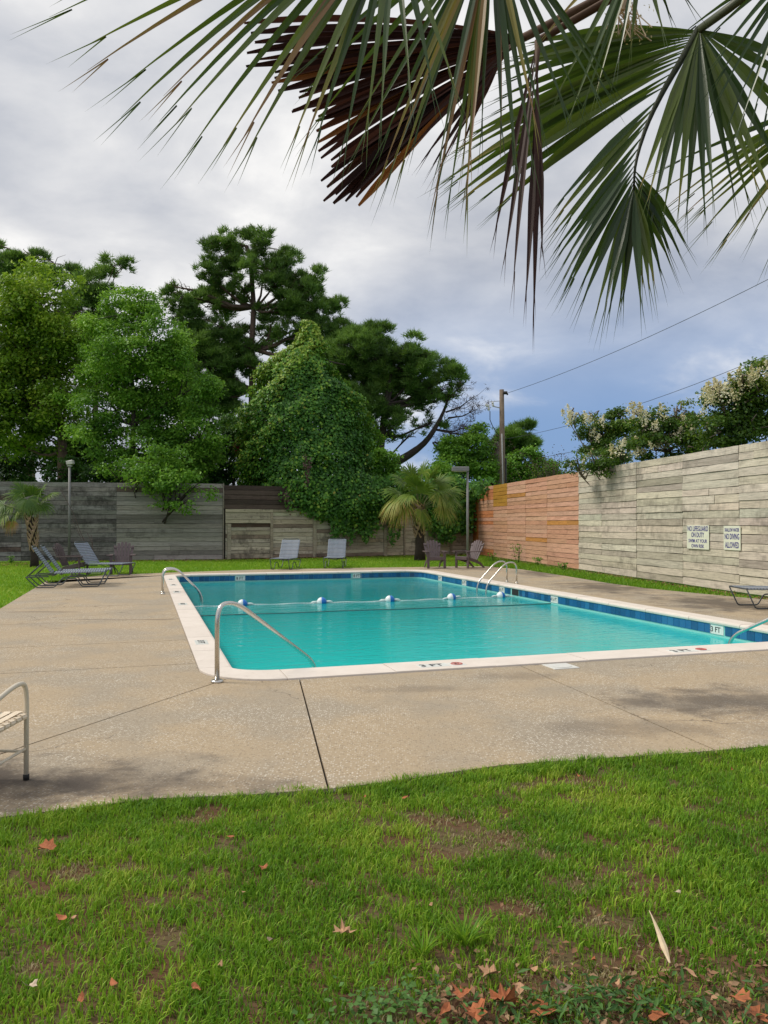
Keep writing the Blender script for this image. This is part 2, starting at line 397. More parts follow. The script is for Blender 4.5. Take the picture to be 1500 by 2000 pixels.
def ground_mat():
    m, t, b = newmat('soil_and_lawn'); p = N(t, 'ShaderNodeNewGeometry').outputs['Position']
    n = noise(t, p, 3.0, 6, .6); n2 = noise(t, p, 30, 5, .65); n3 = noise(t, p, .7, 4)
    soil = mixc(t, n2, (.045, .025, .014), (.19, .105, .06)); thatch = mixc(t, n2, (.05, .035, .018), (.19, .14, .075))
    grass = mixc(t, n2, (.06, .14, .010), (.18, .36, .022))
    sp = N(t, 'ShaderNodeSeparateXYZ'); t.links.new(p, sp.inputs[0])
    far = smooth(t, sp.outputs[1], 5.5, 8.0)
    near = mixc(t, smooth(t, n, .42, .6), soil, thatch)
    c = mixc(t, far, near, mixc(t, mathn(t, 'MULTIPLY', smooth(t, n, .58, .72), .5), grass, (.10, .11, .03)))
    t.links.new(c, b.inputs['Base Color']); b.inputs['Roughness'].default_value = .95; b.inputs['Specular IOR Level'].default_value = .1
    bumpn(t, b, n2, .6, .02); return m
M_ground = ground_mat()
M_grass = leafmat('grass_blade', [(0, (.06, .17, .012)), (.35, (.15, .33, .018)), (.7, (.29, .48, .03)), (.88, (.46, .56, .07)), (.93, (.36, .27, .15)), (1, (.50, .42, .25))], .42, .5, .25)
M_weed = leafmat('dark_weed_leaf', [(0, (.03, .09, .018)), (1, (.10, .22, .04))], .25)
M_leaf_bright = leafmat('bright_leaf', [(0, (.06, .18, .018)), (.5, (.18, .40, .04)), (1, (.36, .60, .07))], .42)
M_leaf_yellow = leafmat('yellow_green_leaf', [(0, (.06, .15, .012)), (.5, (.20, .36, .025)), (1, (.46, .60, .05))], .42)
M_leaf_dark = leafmat('dark_leaf', [(0, (.018, .055, .012)), (.6, (.04, .12, .02)), (1, (.08, .20, .03))], .25)
M_leaf_vine = leafmat('vine_leaf', [(0, (.03, .11, .018)), (.5, (.09, .26, .032)), (.8, (.26, .46, .045)), (.95, (.32, .42, .05)), (1, (.36, .17, .05))], .3)
M_needle = leafmat('pine_needle', [(0, (.04, .09, .022)), (.5, (.11, .23, .045)), (1, (.24, .40, .075))], .38)
M_needle_brown = leafmat('dead_needles', [(0, (.05, .025, .022)), (1, (.13, .065, .05))], .1)
M_myrtle = leafmat('myrtle_leaf', [(0, (.03, .08, .012)), (.6, (.10, .20, .022)), (1, (.30, .32, .05))], .35)
M_flower = leafmat('cream_flower', [(0, (.50, .44, .16)), (.5, (.74, .68, .42)), (1, (.85, .82, .66))], .3)
M_frond = leafmat('palm_frond_green', [(0, (.012, .038, .016)), (.5, (.032, .078, .016)), (.8, (.13, .18, .022)), (.93, (.34, .26, .05)), (1, (.30, .15, .07))], .30, .34, .5)
M_frond_y = leafmat('palm_frond_yellow', [(0, (.05, .12, .015)), (.5, (.16, .25, .03)), (.8, (.42, .38, .08)), (1, (.48, .26, .10))], .3)
M_frond_brown = leafmat('palm_frond_brown', [(0, (.028, .013, .012)), (.5, (.065, .026, .018)), (.85, (.12, .045, .022)), (1, (.32, .13, .03))], .2, .6)
M_petiole = simple('petiole_green', (.05, .065, .025), .5, var=.2)
M_litter = leafmat('leaf_litter', [(0, (.10, .045, .022)), (.6, (.24, .12, .06)), (1, (.36, .24, .14))], .05, .85)
M_twig = simple('bare_twig', (.09, .06, .055), .9, var=.3)
M_cloudy = None

# ------------------------------------------------------------------ ground, deck, pool
WL = -.24; PW, PL = 8.4, 16.5; RO = .8; WS, WF = .32, .48
def flat(name, polys, mat, z, kind='structure'):
    vs = []; fs = []
    for pl in polys:
        o = len(vs); vs += [(q[0], q[1], z) for q in pl]; fs.append(tuple(range(o, o + len(pl))))
    o = mesh_obj(name, vs, fs, mat); tag(o, kind=kind); return o
def pa(a, b): q = P(a, b); return (q.x, q.y)
e = .1; B = 900
x0, x1, y0, y1 = e, PW - e, e, PL - e
flat('ground', [[pa(-B, -B), pa(B, -B), pa(B, y0), pa(-B, y0)], [pa(-B, y1), pa(B, y1), pa(B, B), pa(-B, B)],
                [pa(-B, y0), pa(x0, y0), pa(x0, y1), pa(-B, y1)], [pa(x1, y0), pa(B, y0), pa(B, y1), pa(x1, y1)]], M_ground, -.03)
# deck slabs: hand-laid polygons between the joints one sees
def W(px, py): q = G(px, py); return (q.x, q.y)
near_edge = [(-9.5, 3.30), (-6, 3.40), W(-420, 1655), W(-200, 1622), W(0, 1597), W(150, 1578), W(300, 1560), W(480, 1553), W(640, 1540), W(760, 1527), W(870, 1510), W(985, 1494), W(1100, 1486), W(1300, 1473), W(1500, 1457), W(1700, 1449), W(2100, 1440), W(2600, 1436)]
NE = np.array(near_edge); NE = NE[np.argsort(NE[:, 0])]
def edge_y(x): return np.interp(x, NE[:, 0], NE[:, 1])
def arc(ca, cb, ra, rb, t0, t1, n=8):
    return [(ca + ra * math.cos(R(t0 + (t1 - t0) * i / n)), cb + rb * math.sin(R(t0 + (t1 - t0) * i / n))) for i in range(n + 1)]
cnl = [pa(*q) for q in arc(RO, RO, RO, RO, 180, 270)]           # near-left outer corner, left side -> front side
cnr = [pa(*q) for q in arc(PW - RO, RO, RO, RO, 270, 360)]
cfr = [pa(*q) for q in arc(PW - RO, PL - RO, RO, RO, 0, 90)]
cfl = [pa(*q) for q in arc(RO, PL - RO, RO, RO, 90, 180)]
def lerp(p, q, t): return (p[0] + (q[0] - p[0]) * t, p[1] + (q[1] - p[1]) * t)
j1 = W(424, 1331); j1e = (-3.19, float(edge_y(-3.19)))      # diagonal crack from the near-left corner
j0e = W(-420, 1400)
j2 = pa(.92, 0); j2e = W(642, 1541)
j3 = pa(3.35, 0); j3e = W(1400, 1466)
j4 = pa(8.0, 0); j4e = W(2600, 1380)
LE = -3.05
slabs = []
def seg_edge(pA, pB):
    """near-edge points strictly between two x values (left to right)"""
    xa, xb = sorted((pA[0], pB[0])); return [tuple(q) for q in NE if xa + .02 < q[0] < xb - .02]
corner_pt = cnl[4]
slabs.append([cnl[4]] + [lerp(cnl[4], j1e, t) for t in (.5, 1)] + seg_edge(j1e, j2e) + [(j2e[0], j2e[1]), j2] + cnl[:4:-1])
slabs.append([j2, j2e] + seg_edge(j2e, j3e) + [j3e, j3])
slabs.append([j3, j3e] + seg_edge(j3e, (99, 0)) + [j4e, j4])
slabs.append([cnl[4], cnl[3], cnl[2], cnl[1], cnl[0], pa(0, 1.2), pa(LE - 6, 1.2), (-9.5, 3.30), (-6, 3.40), j1e])
yb = [1.2, 3.0, 5.4, 7.8, 10.2, 12.6, 15.0]
for i in range(len(yb) - 1):
    xl = LE if yb[i] > 3 else LE
    slabs.append([pa(0, yb[i]), pa(0, yb[i + 1]), pa(LE if yb[i] > 4 else LE - 4, yb[i + 1]), pa(LE if yb[i] > 4 else LE - 4, yb[i])])
back = [W(95, 1139), W(150, 1128), W(200, 1123.5), W(300, 1119.5), W(500, 1112.5), W(700, 1109), W(830, 1107.3), W(893, 1106), W(945, 1106)]
slabs.append([pa(0, 15.0), cfl[-1]] + cfl[-2::-1][:5] + [(back[4][0], back[4][1])] + back[3::-1] + [pa(LE, 15.0)])
slabs.append([cfl[3], cfl[2], cfl[1], cfl[0], cfr[-1]] + cfr[-2:3:-1] + [back[7], back[6], back[5], back[4]])
right = [W(945, 1106), W(1020, 1112), W(1100, 1124), W(1188, 1138.7), W(1260, 1148.5), W(1335, 1156), W(1447, 1166.5), W(1560, 1176), W(2000, 1206), W(2600, 1240)]
slabs.append([cfr[4], cfr[3], cfr[2], cfr[1], cfr[0], pa(PW, 12.6), right[2], right[1], right[0], back[7]])
slabs.append([pa(PW, 12.6), pa(PW, 8.9), right[4], right[3], right[2]])
slabs.append([pa(PW, 8.9), pa(PW, 5.2), right[6], right[5], right[4]])
slabs.append([pa(PW, 5.2), cnr[-1]] + cnr[-2::-1] + [j4, lerp(j4, j4e, .5), j4e, right[9], right[8], right[7], right[6]])
deck = thing('pool_deck', None, None); tag(deck, kind='structure')
flat('joint_bed', [], M_conc, 0) if False else None
bm_dark = simple('joint_dirt', (.045, .036, .028), .95, var=.3)
BED = []
for s_ in slabs:
    a = [Vector((q[0], q[1], 0)) for q in s_]
    # clean duplicates
    b_ = [a[0]]
    for q in a[1:]:
        if (q - b_[-1]).length > 1e-3: b_.append(q)
    if (b_[0] - b_[-1]).length < 1e-3: b_.pop()
    area = sum(b_[i].x * b_[(i + 1) % len(b_)].y - b_[(i + 1) % len(b_)].x * b_[i].y for i in range(len(b_)))
    if area < 0: b_ = b_[::-1]
    m_ = len(b_); ins = []
    for i in range(m_):
        p0, p1, p2 = b_[i - 1], b_[i], b_[(i + 1) % m_]; e0, e1 = (p1 - p0).normalized(), (p2 - p1).normalized()
        n0, n1 = Vector((-e0.y, e0.x, 0)), Vector((-e1.y, e1.x, 0)); bi_ = (n0 + n1); bi_ = bi_.normalized() if bi_.length > .1 else n0
        ins.append(p1 + bi_ * (.0075 / max(.4, bi_.dot(n0))))
    BED.append([(q.x, q.y) for q in b_])
    bm = bmesh.new(); f = bm.faces.new([bm.verts.new(q) for q in ins])
    ext = bmesh.ops.extrude_face_region(bm, geom=bm.faces[:])
    tv = [g for g in ext['geom'] if isinstance(g, bmesh.types.BMVert)]
    low = [v for v in bm.verts if v not in tv]
    for v in low: v.co.z = -.10
    bmesh.ops.triangulate(bm, faces=[f for f in bm.faces if len(f.verts) > 4])
    bmesh.ops.recalc_face_normals(bm, faces=bm.faces)
    me = bpy.data.meshes.new('concrete_slab'); bm.to_mesh(me); bm.free(); me.materials.append(M_conc)
    link(bpy.data.objects.new('concrete_slab', me), deck)

vs = []; fs = []
for b_ in BED: o = len(vs); vs += [(x, y, -.022) for x, y in b_]; fs.append(tuple(range(o, o + len(b_))))
mesh_obj('joint_bed', vs, fs, bm_dark, deck)
# pool rings
def ring(da, db_near, db_far, n=10):
    """closed loop in pool coordinates, inset by da at the sides, db at the ends; starts at front-left end of the front side"""
    pts = []
    specs = [((RO, RO), (RO - da, RO - db_near), 180, 270), ((PW - RO, RO), (RO - da, RO - db_near), 270, 360),
             ((PW - RO, PL - RO), (RO - da, RO - db_far), 0, 90), ((RO, PL - RO), (RO - da, RO - db_far), 90, 180)]
    for (c, rr, t0, t1) in specs: pts.append(arc(c[0], c[1], rr[0], rr[1], t0, t1, n))
    return pts
def loop(da, dn, df): return [q for seg in ring(da, dn, df) for q in seg]
pool = thing('swimming_pool', 'turquoise swimming pool with white coping and a band of blue tiles', 'swimming pool', (0, 0, 0))
inner = loop(WS, WF, WS)
def shell(name, lp, zs, mat, parent, close=True):
    vs = []; fs = []; n = len(lp)
    for z in zs: vs += [tuple(P(a, b, z)) for a, b in lp]
    for k in range(len(zs) - 1):
        for i in range(n): j = (i + 1) % n; fs.append((k * n + i, k * n + j, (k + 1) * n + j, (k + 1) * n + i))
    fs.append(tuple((len(zs) - 1) * n + i for i in range(n)))
    return mesh_obj(name, vs, fs, mat, parent)
shell('basin', inner, [-.05, -2.2], M_plaster, pool)
# coping stones
prof = [(-.0, -.12), (0, .014), (.004, .018), (1.0, .018), ('o', .022, .008), ('o', .034, -.014), ('o', .03, -.04), ('o', .012, -.052), ('o', -.02, -.052)]
def station(side, q_out, q_in):
    o_, i_ = Vector((*q_out, 0)), Vector((*q_in, 0)); d = (i_ - o_); n = d.normalized(); out = []
    for pr in prof:
        if pr[0] == 'o': c = i_ + n * pr[1]; z = pr[2]
        else: c = o_ + d * pr[0]; z = pr[1]
        out.append(P(c.x, c.y, z))
    return out
Lo, Li = ring(0, 0, 0, 12), ring(WS, WF, WS, 12)
stones = []
for k in range(4):
    stones.append((Lo[k][0:13], Li[k][0:13]))
    a0, a1 = Lo[k][-1], Lo[(k + 1) % 4][0]; i0, i1 = Li[k][-1], Li[(k + 1) % 4][0]
    ln = math.dist(a0, a1); m_ = max(1, round(ln / 1.18))
    for s in range(m_):
        t0, t1 = s / m_, (s + 1) / m_
        stones.append(([lerp(a0, a1, t0), lerp(a0, a1, t1)], [lerp(i0, i1, t0), lerp(i0, i1, t1)]))
for so, si in stones:
    # small joint at each end
    def shrink(l):
        l = list(l); g0 = .0045 / max(1e-6, math.dist(l[0], l[1])); g1 = .0045 / max(1e-6, math.dist(l[-1], l[-2]))
        l[0] = lerp(l[0], l[1], g0); l[-1] = lerp(l[-1], l[-2], g1); return l
    so, si = shrink(so), shrink(si); mb = MB(); st = [station(0, a, b) for a, b in zip(so, si)]; n = len(prof)
    vs = [v for s in st for v in s]; fs = []
    for k in range(len(st) - 1):
        for i in range(n): j = (i + 1) % n; fs.append((k * n + i, k * n + j, (k + 1) * n + j, (k + 1) * n + i))
    fs += [tuple(range(n))[::-1], tuple(range((len(st) - 1) * n, len(st) * n))]
    dz = random.uniform(-.0025, .0025)
    mesh_obj('coping_stone', [v + Vector((0, 0, dz)) for v in vs], fs, M_cope, pool)
shell('joint_bed', loop(.012, .012, .012), [-.11, -.12], bm_dark, deck) if False else None
# bond beam under the coping (fills the joints)
bo, bi = loop(.03, .03, .03), loop(WS - .004, WF - .004, WS - .004)
n = len(bo); mesh_obj('bond_beam', [P(a, b, -.004) for a, b in bo] + [P(a, b, -.056) for a, b in bi], [(i, (i + 1) % n, n + (i + 1) % n, n + i) for i in range(n)], bm_dark, pool)
# tile band
def walk(lp, closed, step):
    out = []; pts = [Vector((*q, 0)) for q in lp]; d = 0.0; nxt = step / 2
    for i in range(len(pts) - 1):
        a, b = pts[i], pts[i + 1]; L = (b - a).length
        while L > 1e-9 and nxt <= d + L:
            t = (nxt - d) / L; out.append((a.lerp(b, t), (b - a).normalized())); nxt += step
        d += L
    return out
TI = ring(WS, WF, WS, 10)
path = [TI[3][k] for k in range(5, -1, -1)] + TI[2][::-1] + TI[1][::-1][:8]
path = [TI[3][5]] + path
TP = .1525
mb = MB(); mb.box((0, 0, 0), (TP - .006, .012, .146), bev=.003); tile_me = None
marks_far = [(2.27, '8 FT'), (5.97, '8 FT')]
marks_right = [(2.46, '3 FT'), (7.48, '4 \u00bd FT'), (10.08, '6 \u00bd FT'), (12.45, '8 FT'), (14.3, '8 FT')]
def text_mesh(txt, size, depth=.001, bold=.0):
    cu = bpy.data.curves.new('t', 'FONT'); cu.body = txt; cu.size = size; cu.extrude = depth; cu.offset = bold
    cu.align_x = 'CENTER'; cu.align_y = 'CENTER'; cu.resolution_u = 3
    o = bpy.data.objects.new('t', cu); C.objects.link(o); dg = bpy.context.evaluated_depsgraph_get()
    me = bpy.data.meshes.new_from_object(o.evaluated_get(dg)); me.name = 'lettering'
    bpy.data.objects.remove(o); bpy.data.curves.remove(cu); return me
def lettering(txt, width, height, mat, parent, M, name='lettering', bold=.0):
    me = text_mesh(txt, 1.0, .001, bold); co = np.array([v.co[:] for v in me.vertices])
    lo, hi = co.min(0), co.max(0); c = (lo + hi) / 2; s = (width / (hi[0] - lo[0]), height / (hi[1] - lo[1]))
    for v in me.vertices: v.co = ((v.co.x - c[0]) * s[0], (v.co.y - c[1]) * s[1], v.co.z)
    me.materials.clear(); me.materials.append(mat); o = bpy.data.objects.new(name, me); link(o, parent); o.matrix_local = M; return o
def frame(xa, ya, za, loc):
    M = Matrix((xa, ya, za)).transposed().to_4x4(); M.translation = loc; return M
Z = Vector((0, 0, 1))
for (q, tdir) in walk(path, False, TP):
    wp = P(q.x, q.y, -.128); T = (V * tdir.x + U * tdir.y).normalized(); nrm = T.cross(Z)
    cen = P(PW / 2, PL / 2)
    if (cen - wp).dot(nrm) < 0: nrm = -nrm
    skip = False
    if abs(q.y - (PL - WS)) < .02 and any(abs(q.x - a) < .155 for a, _ in marks_far): skip = True
    if abs(q.x - (PW - WS)) < .02 and (any(abs(q.y - b) < .155 for b, _ in marks_right) or abs(q.y - 9.35) < .2): skip = True
    if skip: continue
    if tile_me is None:
        o = mb.build('tile', M_tile, pool); tile_me = o.data
    else: o = link(bpy.data.objects.new('tile', tile_me), pool)
    xa = Z.cross(nrm); o.matrix_local = frame(-xa, nrm, Z, wp + nrm * .005)
def marker(loc, xa, ya, za, txt, w=.30, h=.15, tw=.21, th=.085, hazard=False):
    mb = MB(); mb.box((0, 0, 0), (w, h, .010), bev=.002); o = mb.build('depth_marker', M_marker, pool); o.matrix_local = frame(xa, ya, za, loc)
    t = lettering(txt, tw, th, M_black, o, Matrix.Translation((-.02 if not hazard else -.0, 0, .0062)), bold=.012); return o
for a, tx in marks_far: marker(P(a, PL - WS, -.128) - U * .006, V, Z, -U, tx)
for b, tx in marks_right: marker(P(PW - WS, b, -.128) - V * .006, -U, Z, -V, tx, tw=.21 if len(tx) < 5 else .25)
# skimmer mouth in the right wall: flat black plate painting its shaded opening
mb = MB(); mb.box((0, 0, 0), (.34, .012, .15)); o = mb.build('skimmer_mouth', M_blackrub, pool); o.matrix_local = frame(U, -V, Z, P(PW - WS, 9.35, -.128) - V * .004)
# side and front band out of sight from here, as one strip each
for (A_, B_) in (((WS, RO), (WS, PL - RO)), ((RO, WF), (PW - RO, WF))):
    p, q = P(*A_), P(*B_); d = (q - p).normalized(); nn = d.cross(Z)
    if (P(PW / 2, PL / 2) - p).dot(nn) < 0: nn = -nn
    k = int((q - p).length / TP); mb = MB()
    for i in range(k): mb.box(p + d * (i + .5) * TP + nn * .005 + Z * -.128, (TP - .006, .012, .146), M=frame(d, nn, Z, Vector()))
    o = mb.build('tile_band', M_tile, pool); tag(o, kind='stuff')
# depth numbers set in the coping
for (a, tx) in ((2.42, '3 FT'), (5.62, '3 FT')):
    m_ = marker(P(a, .20, .017), V, U, Z, tx, w=.34, h=.17, tw=.26, th=.12)
    mb = MB(); mb.box((0, 0, 0), (.17, .17, .010), bev=.002); o = mb.build('no_diving_marker', M_marker, pool); o.matrix_local = frame(V, U, Z, P(a + .27, .20, .017))
    mb = MB(); pts = [(.062 * math.cos(i * .3927), .062 * math.sin(i * .3927), .007) for i in range(17)]; mb.tube(pts, .006, 4); mb.tube([(-.044, .044, .007), (.044, -.044, .007)], .006, 4)
    mb.build('ban_ring', M_red, o)
    mb = MB(); mb.tube([(-.035, -.02, .0065), (0, .0, .0065), (.03, .02, .0065)], .006, 4); mb.build('diver_symbol', M_black, o)
for (b, tx) in ((2.6, '3 FT'), (7.5, '4 \u00bd FT'), (10.2, '6 \u00bd FT'), (12.2, '8 FT'), (14.2, '8 FT')):
    marker(P(.15, b, .017), -U, V, Z, tx, w=.36, h=.16, tw=.27, th=.085)
# water
wl = loop(WS - .002, WF - .002, WS - .002)
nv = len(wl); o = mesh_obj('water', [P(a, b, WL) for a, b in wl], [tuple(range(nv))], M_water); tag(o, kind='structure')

# ------------------------------------------------------------------ fences
plank_cache = {}
def plank_mesh(L, h, t, mat, k):
    key = (round(L, 2), round(h, 3), t, mat.name, k)
    if key in plank_cache: return plank_cache[key]
    rr = random.Random(hash((round(L, 2), round(h, 3), k)) & 0xffff); n = 7; v = []; f = []; ph = rr.uniform(0, 6)
    for i in range(n):
        x = -L / 2 + L * i / (n - 1); a = rr.uniform(-.003, .003) + .004 * math.sin(i * 1.3 + ph); b = rr.uniform(-.003, .003)
        y = rr.uniform(-.002, .002) + .004 * math.sin(i * .9 + ph)
        v += [(x, -t / 2 + y, -h / 2 + b), (x, t / 2 + y, -h / 2 + b), (x, t / 2 + y, h / 2 + a), (x, -t / 2 + y, h / 2 + a)]
    for i in range(n - 1):
        for j in range(4): q = (j + 1) % 4; f.append((i * 4 + j, i * 4 + 4 + j, i * 4 + 4 + q, i * 4 + q))
    f += [(0, 1, 2, 3), tuple(range(4 * n - 1, 4 * n - 5, -1))]
    me = bpy.data.meshes.new('plank'); me.from_pydata(v, [], f); me.materials.append(mat); plank_cache[key] = me; return me
def plank(parent, x0, x1, z0, z1, mat, col, t=.026, y=0.0, tilt=.0015, name='plank', gap=.008):
    L = x1 - x0 - gap; h = z1 - z0 - .010
    o = bpy.data.objects.new(name, plank_mesh(L, h, t, mat, random.randrange(4))); link(o, parent)
    o.location = ((x0 + x1) / 2, y + random.uniform(-.006, .006), (z0 + z1) / 2); o.rotation_euler = (random.uniform(-.10, -.03), random.uniform(-tilt, tilt), random.uniform(-.003, .003))
    o.color = (*col, 1); return o
def vary(c, k=.12):
    s = 1 + random.uniform(-k, k); return tuple(max(.005, x * s * (1 + random.uniform(-.03, .03))) for x in c)
def post(parent, x, z0, z1, w, mat, col, y=-.03, d=.07):
    mb = MB(); mb.box((0, 0, 0), (w, d, z1 - z0), bev=.006); o = mb.build('post', mat, parent, loc=(x, y, (z0 + z1) / 2)); o.color = (*col, 1); return o
def fence_root(name, label, A, Bp):
    d = Vector((Bp[0] - A[0], Bp[1] - A[1], 0)); o = thing(name, label, 'fence', (A[0], A[1], 0), math.atan2(d.y, d.x)); return o, d.length
P0, P1, P2 = (-19.5, 30.4), (-6.93, 33.0), (4.5, 38.9)
# 1 blackened tall fence at the back left
f1, L1 = fence_root('blackened_fence', 'tall dark weathered plank fence behind the loungers at the back left', P0, P1)
edges = [L1]; 
while edges[-1] > .5: edges.append(edges[-1] - (4.35 if len(edges) == 1 else 3.7))
edges = [max(0, q) for q in edges][::-1]; rows = 17; H1 = 3.24
for k in range(len(edges) - 1):
    z = 0.0
    for r_ in range(rows):
        h = H1 / rows; base = (.34, .32, .29) if k == len(edges) - 2 else (.26, .25, .235)
        if random.random() < .15: base = tuple(q * .6 for q in base)
        if random.random() < .08: base = (.16, .12, .10)
        sp = [edges[k], edges[k + 1]]
        if random.random() < .22: sp.insert(1, edges[k] + (edges[k + 1] - edges[k]) * random.choice((.35, .5, .62)))
        for a, b in zip(sp[:-1], sp[1:]):
            plank(f1, a, b, z + .01, z + h + .01, M_wood_dark if k < len(edges) - 2 else M_wood_brown, vary(base, .2))
        z += h
mb = MB(); mb.box((L1 / 2, .06, H1 / 2 - .02), (L1, .03, H1 - .06)); o = mb.build('backing_board', M_wood_dark, f1); o.color = (.03, .028, .026, 1)  # added backing, coloured near black so plank gaps read as shade lines
post(f1, L1 + .03, 0, H1 + .03, .05, M_wood_brown, (.26, .23, .19), y=-.035)
# 2 beige fence right of it, with a dark band above
f2, L2 = fence_root('beige_fence', 'pale weathered plank fence under the ivy with upright battens between its panels', P1, P2)
fd = Vector((P2[0] - P1[0], P2[1] - P1[1], 0)).normalized()
def along(px):
    k = (px - 750) / F; # X = k*Y
    return (k * P1[1] - P1[0]) / (fd.x - k * fd.y)
pxs = [447, 530, 614, 671, 752, 789, 835, 880]; posts_s = [along(p) for p in pxs]; HB = 2.17
plank(f2, .1, posts_s[1] + .06, HB - .14, HB, M_wood_beige, (.46, .41, .30), y=-.06)
plank(f2, posts_s[1] + .06, L2, HB - .13, HB, M_wood_beige, (.36, .32, .235), y=-.05)
plank(f2, .1, posts_s[1] - .02, HB - .46, HB - .14, M_wood_beige, (.40, .36, .27), y=-.05)
plank(f2, .1, posts_s[1] - .05, HB - .62, HB - .46, M_wood_beige, (.47, .42, .31), y=-.055)
ed = [.12] + posts_s + [L2]
for k in range(len(ed) - 1):
    top = HB - .62 if k < 2 else HB - .13; z = .02; first = True
    while z < top - .03:
        h = min(random.choice((.15, .17, .19, .21)), top - z); h = top - z if top - z - h < .07 else h
        base = random.choice(((.54, .49, .37), (.46, .40, .30), (.56, .52, .41), (.48, .43, .34), (.27, .21, .16)))
        if k == 1 and z + h > top - .01: base = (.09, .06, .045)
        if k >= 5: base = (.52, .47, .36)
        sp = [ed[k], ed[k + 1]]
        if random.random() < .2 and ed[k + 1] - ed[k] > 1.4: sp.insert(1, ed[k] + (ed[k + 1] - ed[k]) * random.choice((.4, .6)))
        for a, b in zip(sp[:-1], sp[1:]): plank(f2, a, b, z, z + h, M_wood_beige, vary(base, .13), tilt=.003)
        z += h
for k, s_ in enumerate(posts_s): post(f2, s_, 0, HB - .14 if k else HB - .64, (.16, .12, .16, .09, .17, .07, .12, .12)[k], M_wood_beige, (.36, .31, .24) if k % 2 else (.40, .36, .28), y=-.045)
ktop = 5; hh = (3.2 - HB) / ktop
for r_ in range(ktop):
    for a, b in ((.02, 3.0), (3.0, 6.2), (6.2, 9.4), (9.4, L2)):
        plank(f2, a, b, HB + r_ * hh, HB + (r_ + 1) * hh, M_wood_brown, vary((.085, .062, .052), .25), y=.01)
mb = MB(); mb.box((L2 / 2, .06, 1.58), (L2, .03, 3.14)); o = mb.build('backing_board', M_wood_brown, f2); o.color = (.03, .025, .022, 1)  # near-black colour paints the shade between the planks
# 3/4 the right-hand wall of planks
W0 = Vector((7.99, 16.8, 0)); wd = Vector((-.156, .988, 0)).normalized(); HW = 3.285
def wall_s(px): k = (px - 750) / F; return (k * W0.y - W0.x) / (wd.x - k * wd.y)
sB = wall_s(1131)
A_ = W0 + wd * -7.2; Bq = W0 + wd * sB
f3, L3 = fence_root('pale_plank_wall', 'tall pale grey-cream plank wall along the right side bearing two white signs', (Bq.x, Bq.y), (A_.x, A_.y))
# local x runs from the orange wall towards the camera; the face we see is local -y
seams = [0] + [sB - s for s in (wall_s(1244), wall_s(1334), wall_s(1444))] ; last = seams[-1]
while last < L3 - .5: last += 2.44; seams.append(min(last, L3))
rows = 18; h = HW / rows
for k in range(len(seams) - 1):
    off = random.uniform(-.01, .01); a, b = seams[k], seams[k + 1]
    zs = [0.0]
    for r_ in range(rows): zs.append(zs[-1] + h * random.uniform(.9, 1.1))
    sc_ = HW / zs[-1]; zs = [q * sc_ for q in zs]
    for r_ in range(rows):
        base = random.choice(((.60, .54, .435), (.64, .575, .465), (.57, .51, .41), (.61, .55, .45), (.54, .505, .41)))
        if random.random() < .16: base = tuple(q * .72 for q in base)
        sp = [a, b]
        if b - a > 3.4: sp.insert(1, a + (b - a) * .44)
        elif random.random() < .16: sp.insert(1, a + (b - a) * random.choice((.22, .5, .6)))
        if b - a > 3.4 and random.random() < .45: sp.pop(1)
        for p_, q_ in zip(sp[:-1], sp[1:]): plank(f3, p_, q_, zs[r_] + .01, zs[r_ + 1] + .01, M_wood_grey, vary(base, .07), y=off, tilt=.0035)
mb = MB(); mb.box((L3 / 2, .055, HW / 2 - .02), (L3, .03, HW - .07)); o = mb.build('backing_board', M_wood_dark, f3); o.color = (.05, .045, .04, 1)  # dark colour here paints shade into the gaps between planks
sC = 22.4; Cq = W0 + wd * sC
f4, L4 = fence_root('orange_plank_wall', 'orange-stained plank wall in the far right corner behind the ladder', (Cq.x, Cq.y), (Bq.x, Bq.y))
sm = [0] + [sC - s for s in (wall_s(935), wall_s(964), wall_s(991), wall_s(1027), wall_s(1069))] + [L4]
rows = 20; h = HW / rows
for k in range(len(sm) - 1):
    for r_ in range(rows):
        base = random.choice(((.57, .32, .215), (.61, .36, .255), (.54, .295, .19), (.59, .335, .23)))
        if k == 0: base = (.50, .17, .045)
        if k == 1 and random.random() < .4: base = (.54, .21, .09)
        if k == 2 and r_ >= rows - 6: base = (.42, .22, .035)
        if k >= 3 and random.random() < .1: base = (.50, .24, .07)
        sp = [sm[k], sm[k + 1]]
        if k == 5 and random.random() < .2: sp.insert(1, sm[k] + 1.9)
        for p_, q_ in zip(sp[:-1], sp[1:]): plank(f4, p_, q_, r_ * h + .01, r_ * h + h + .01, M_wood_orange, vary(base, .07), tilt=.002)
mb = MB(); mb.box((L4 / 2, .055, HW / 2 - .02), (L4, .03, HW - .07)); o = mb.build('backing_board', M_wood_orange, f4); o.color = (.12, .05, .03, 1)  # darkened backing, painting the shade seen through the plank gaps
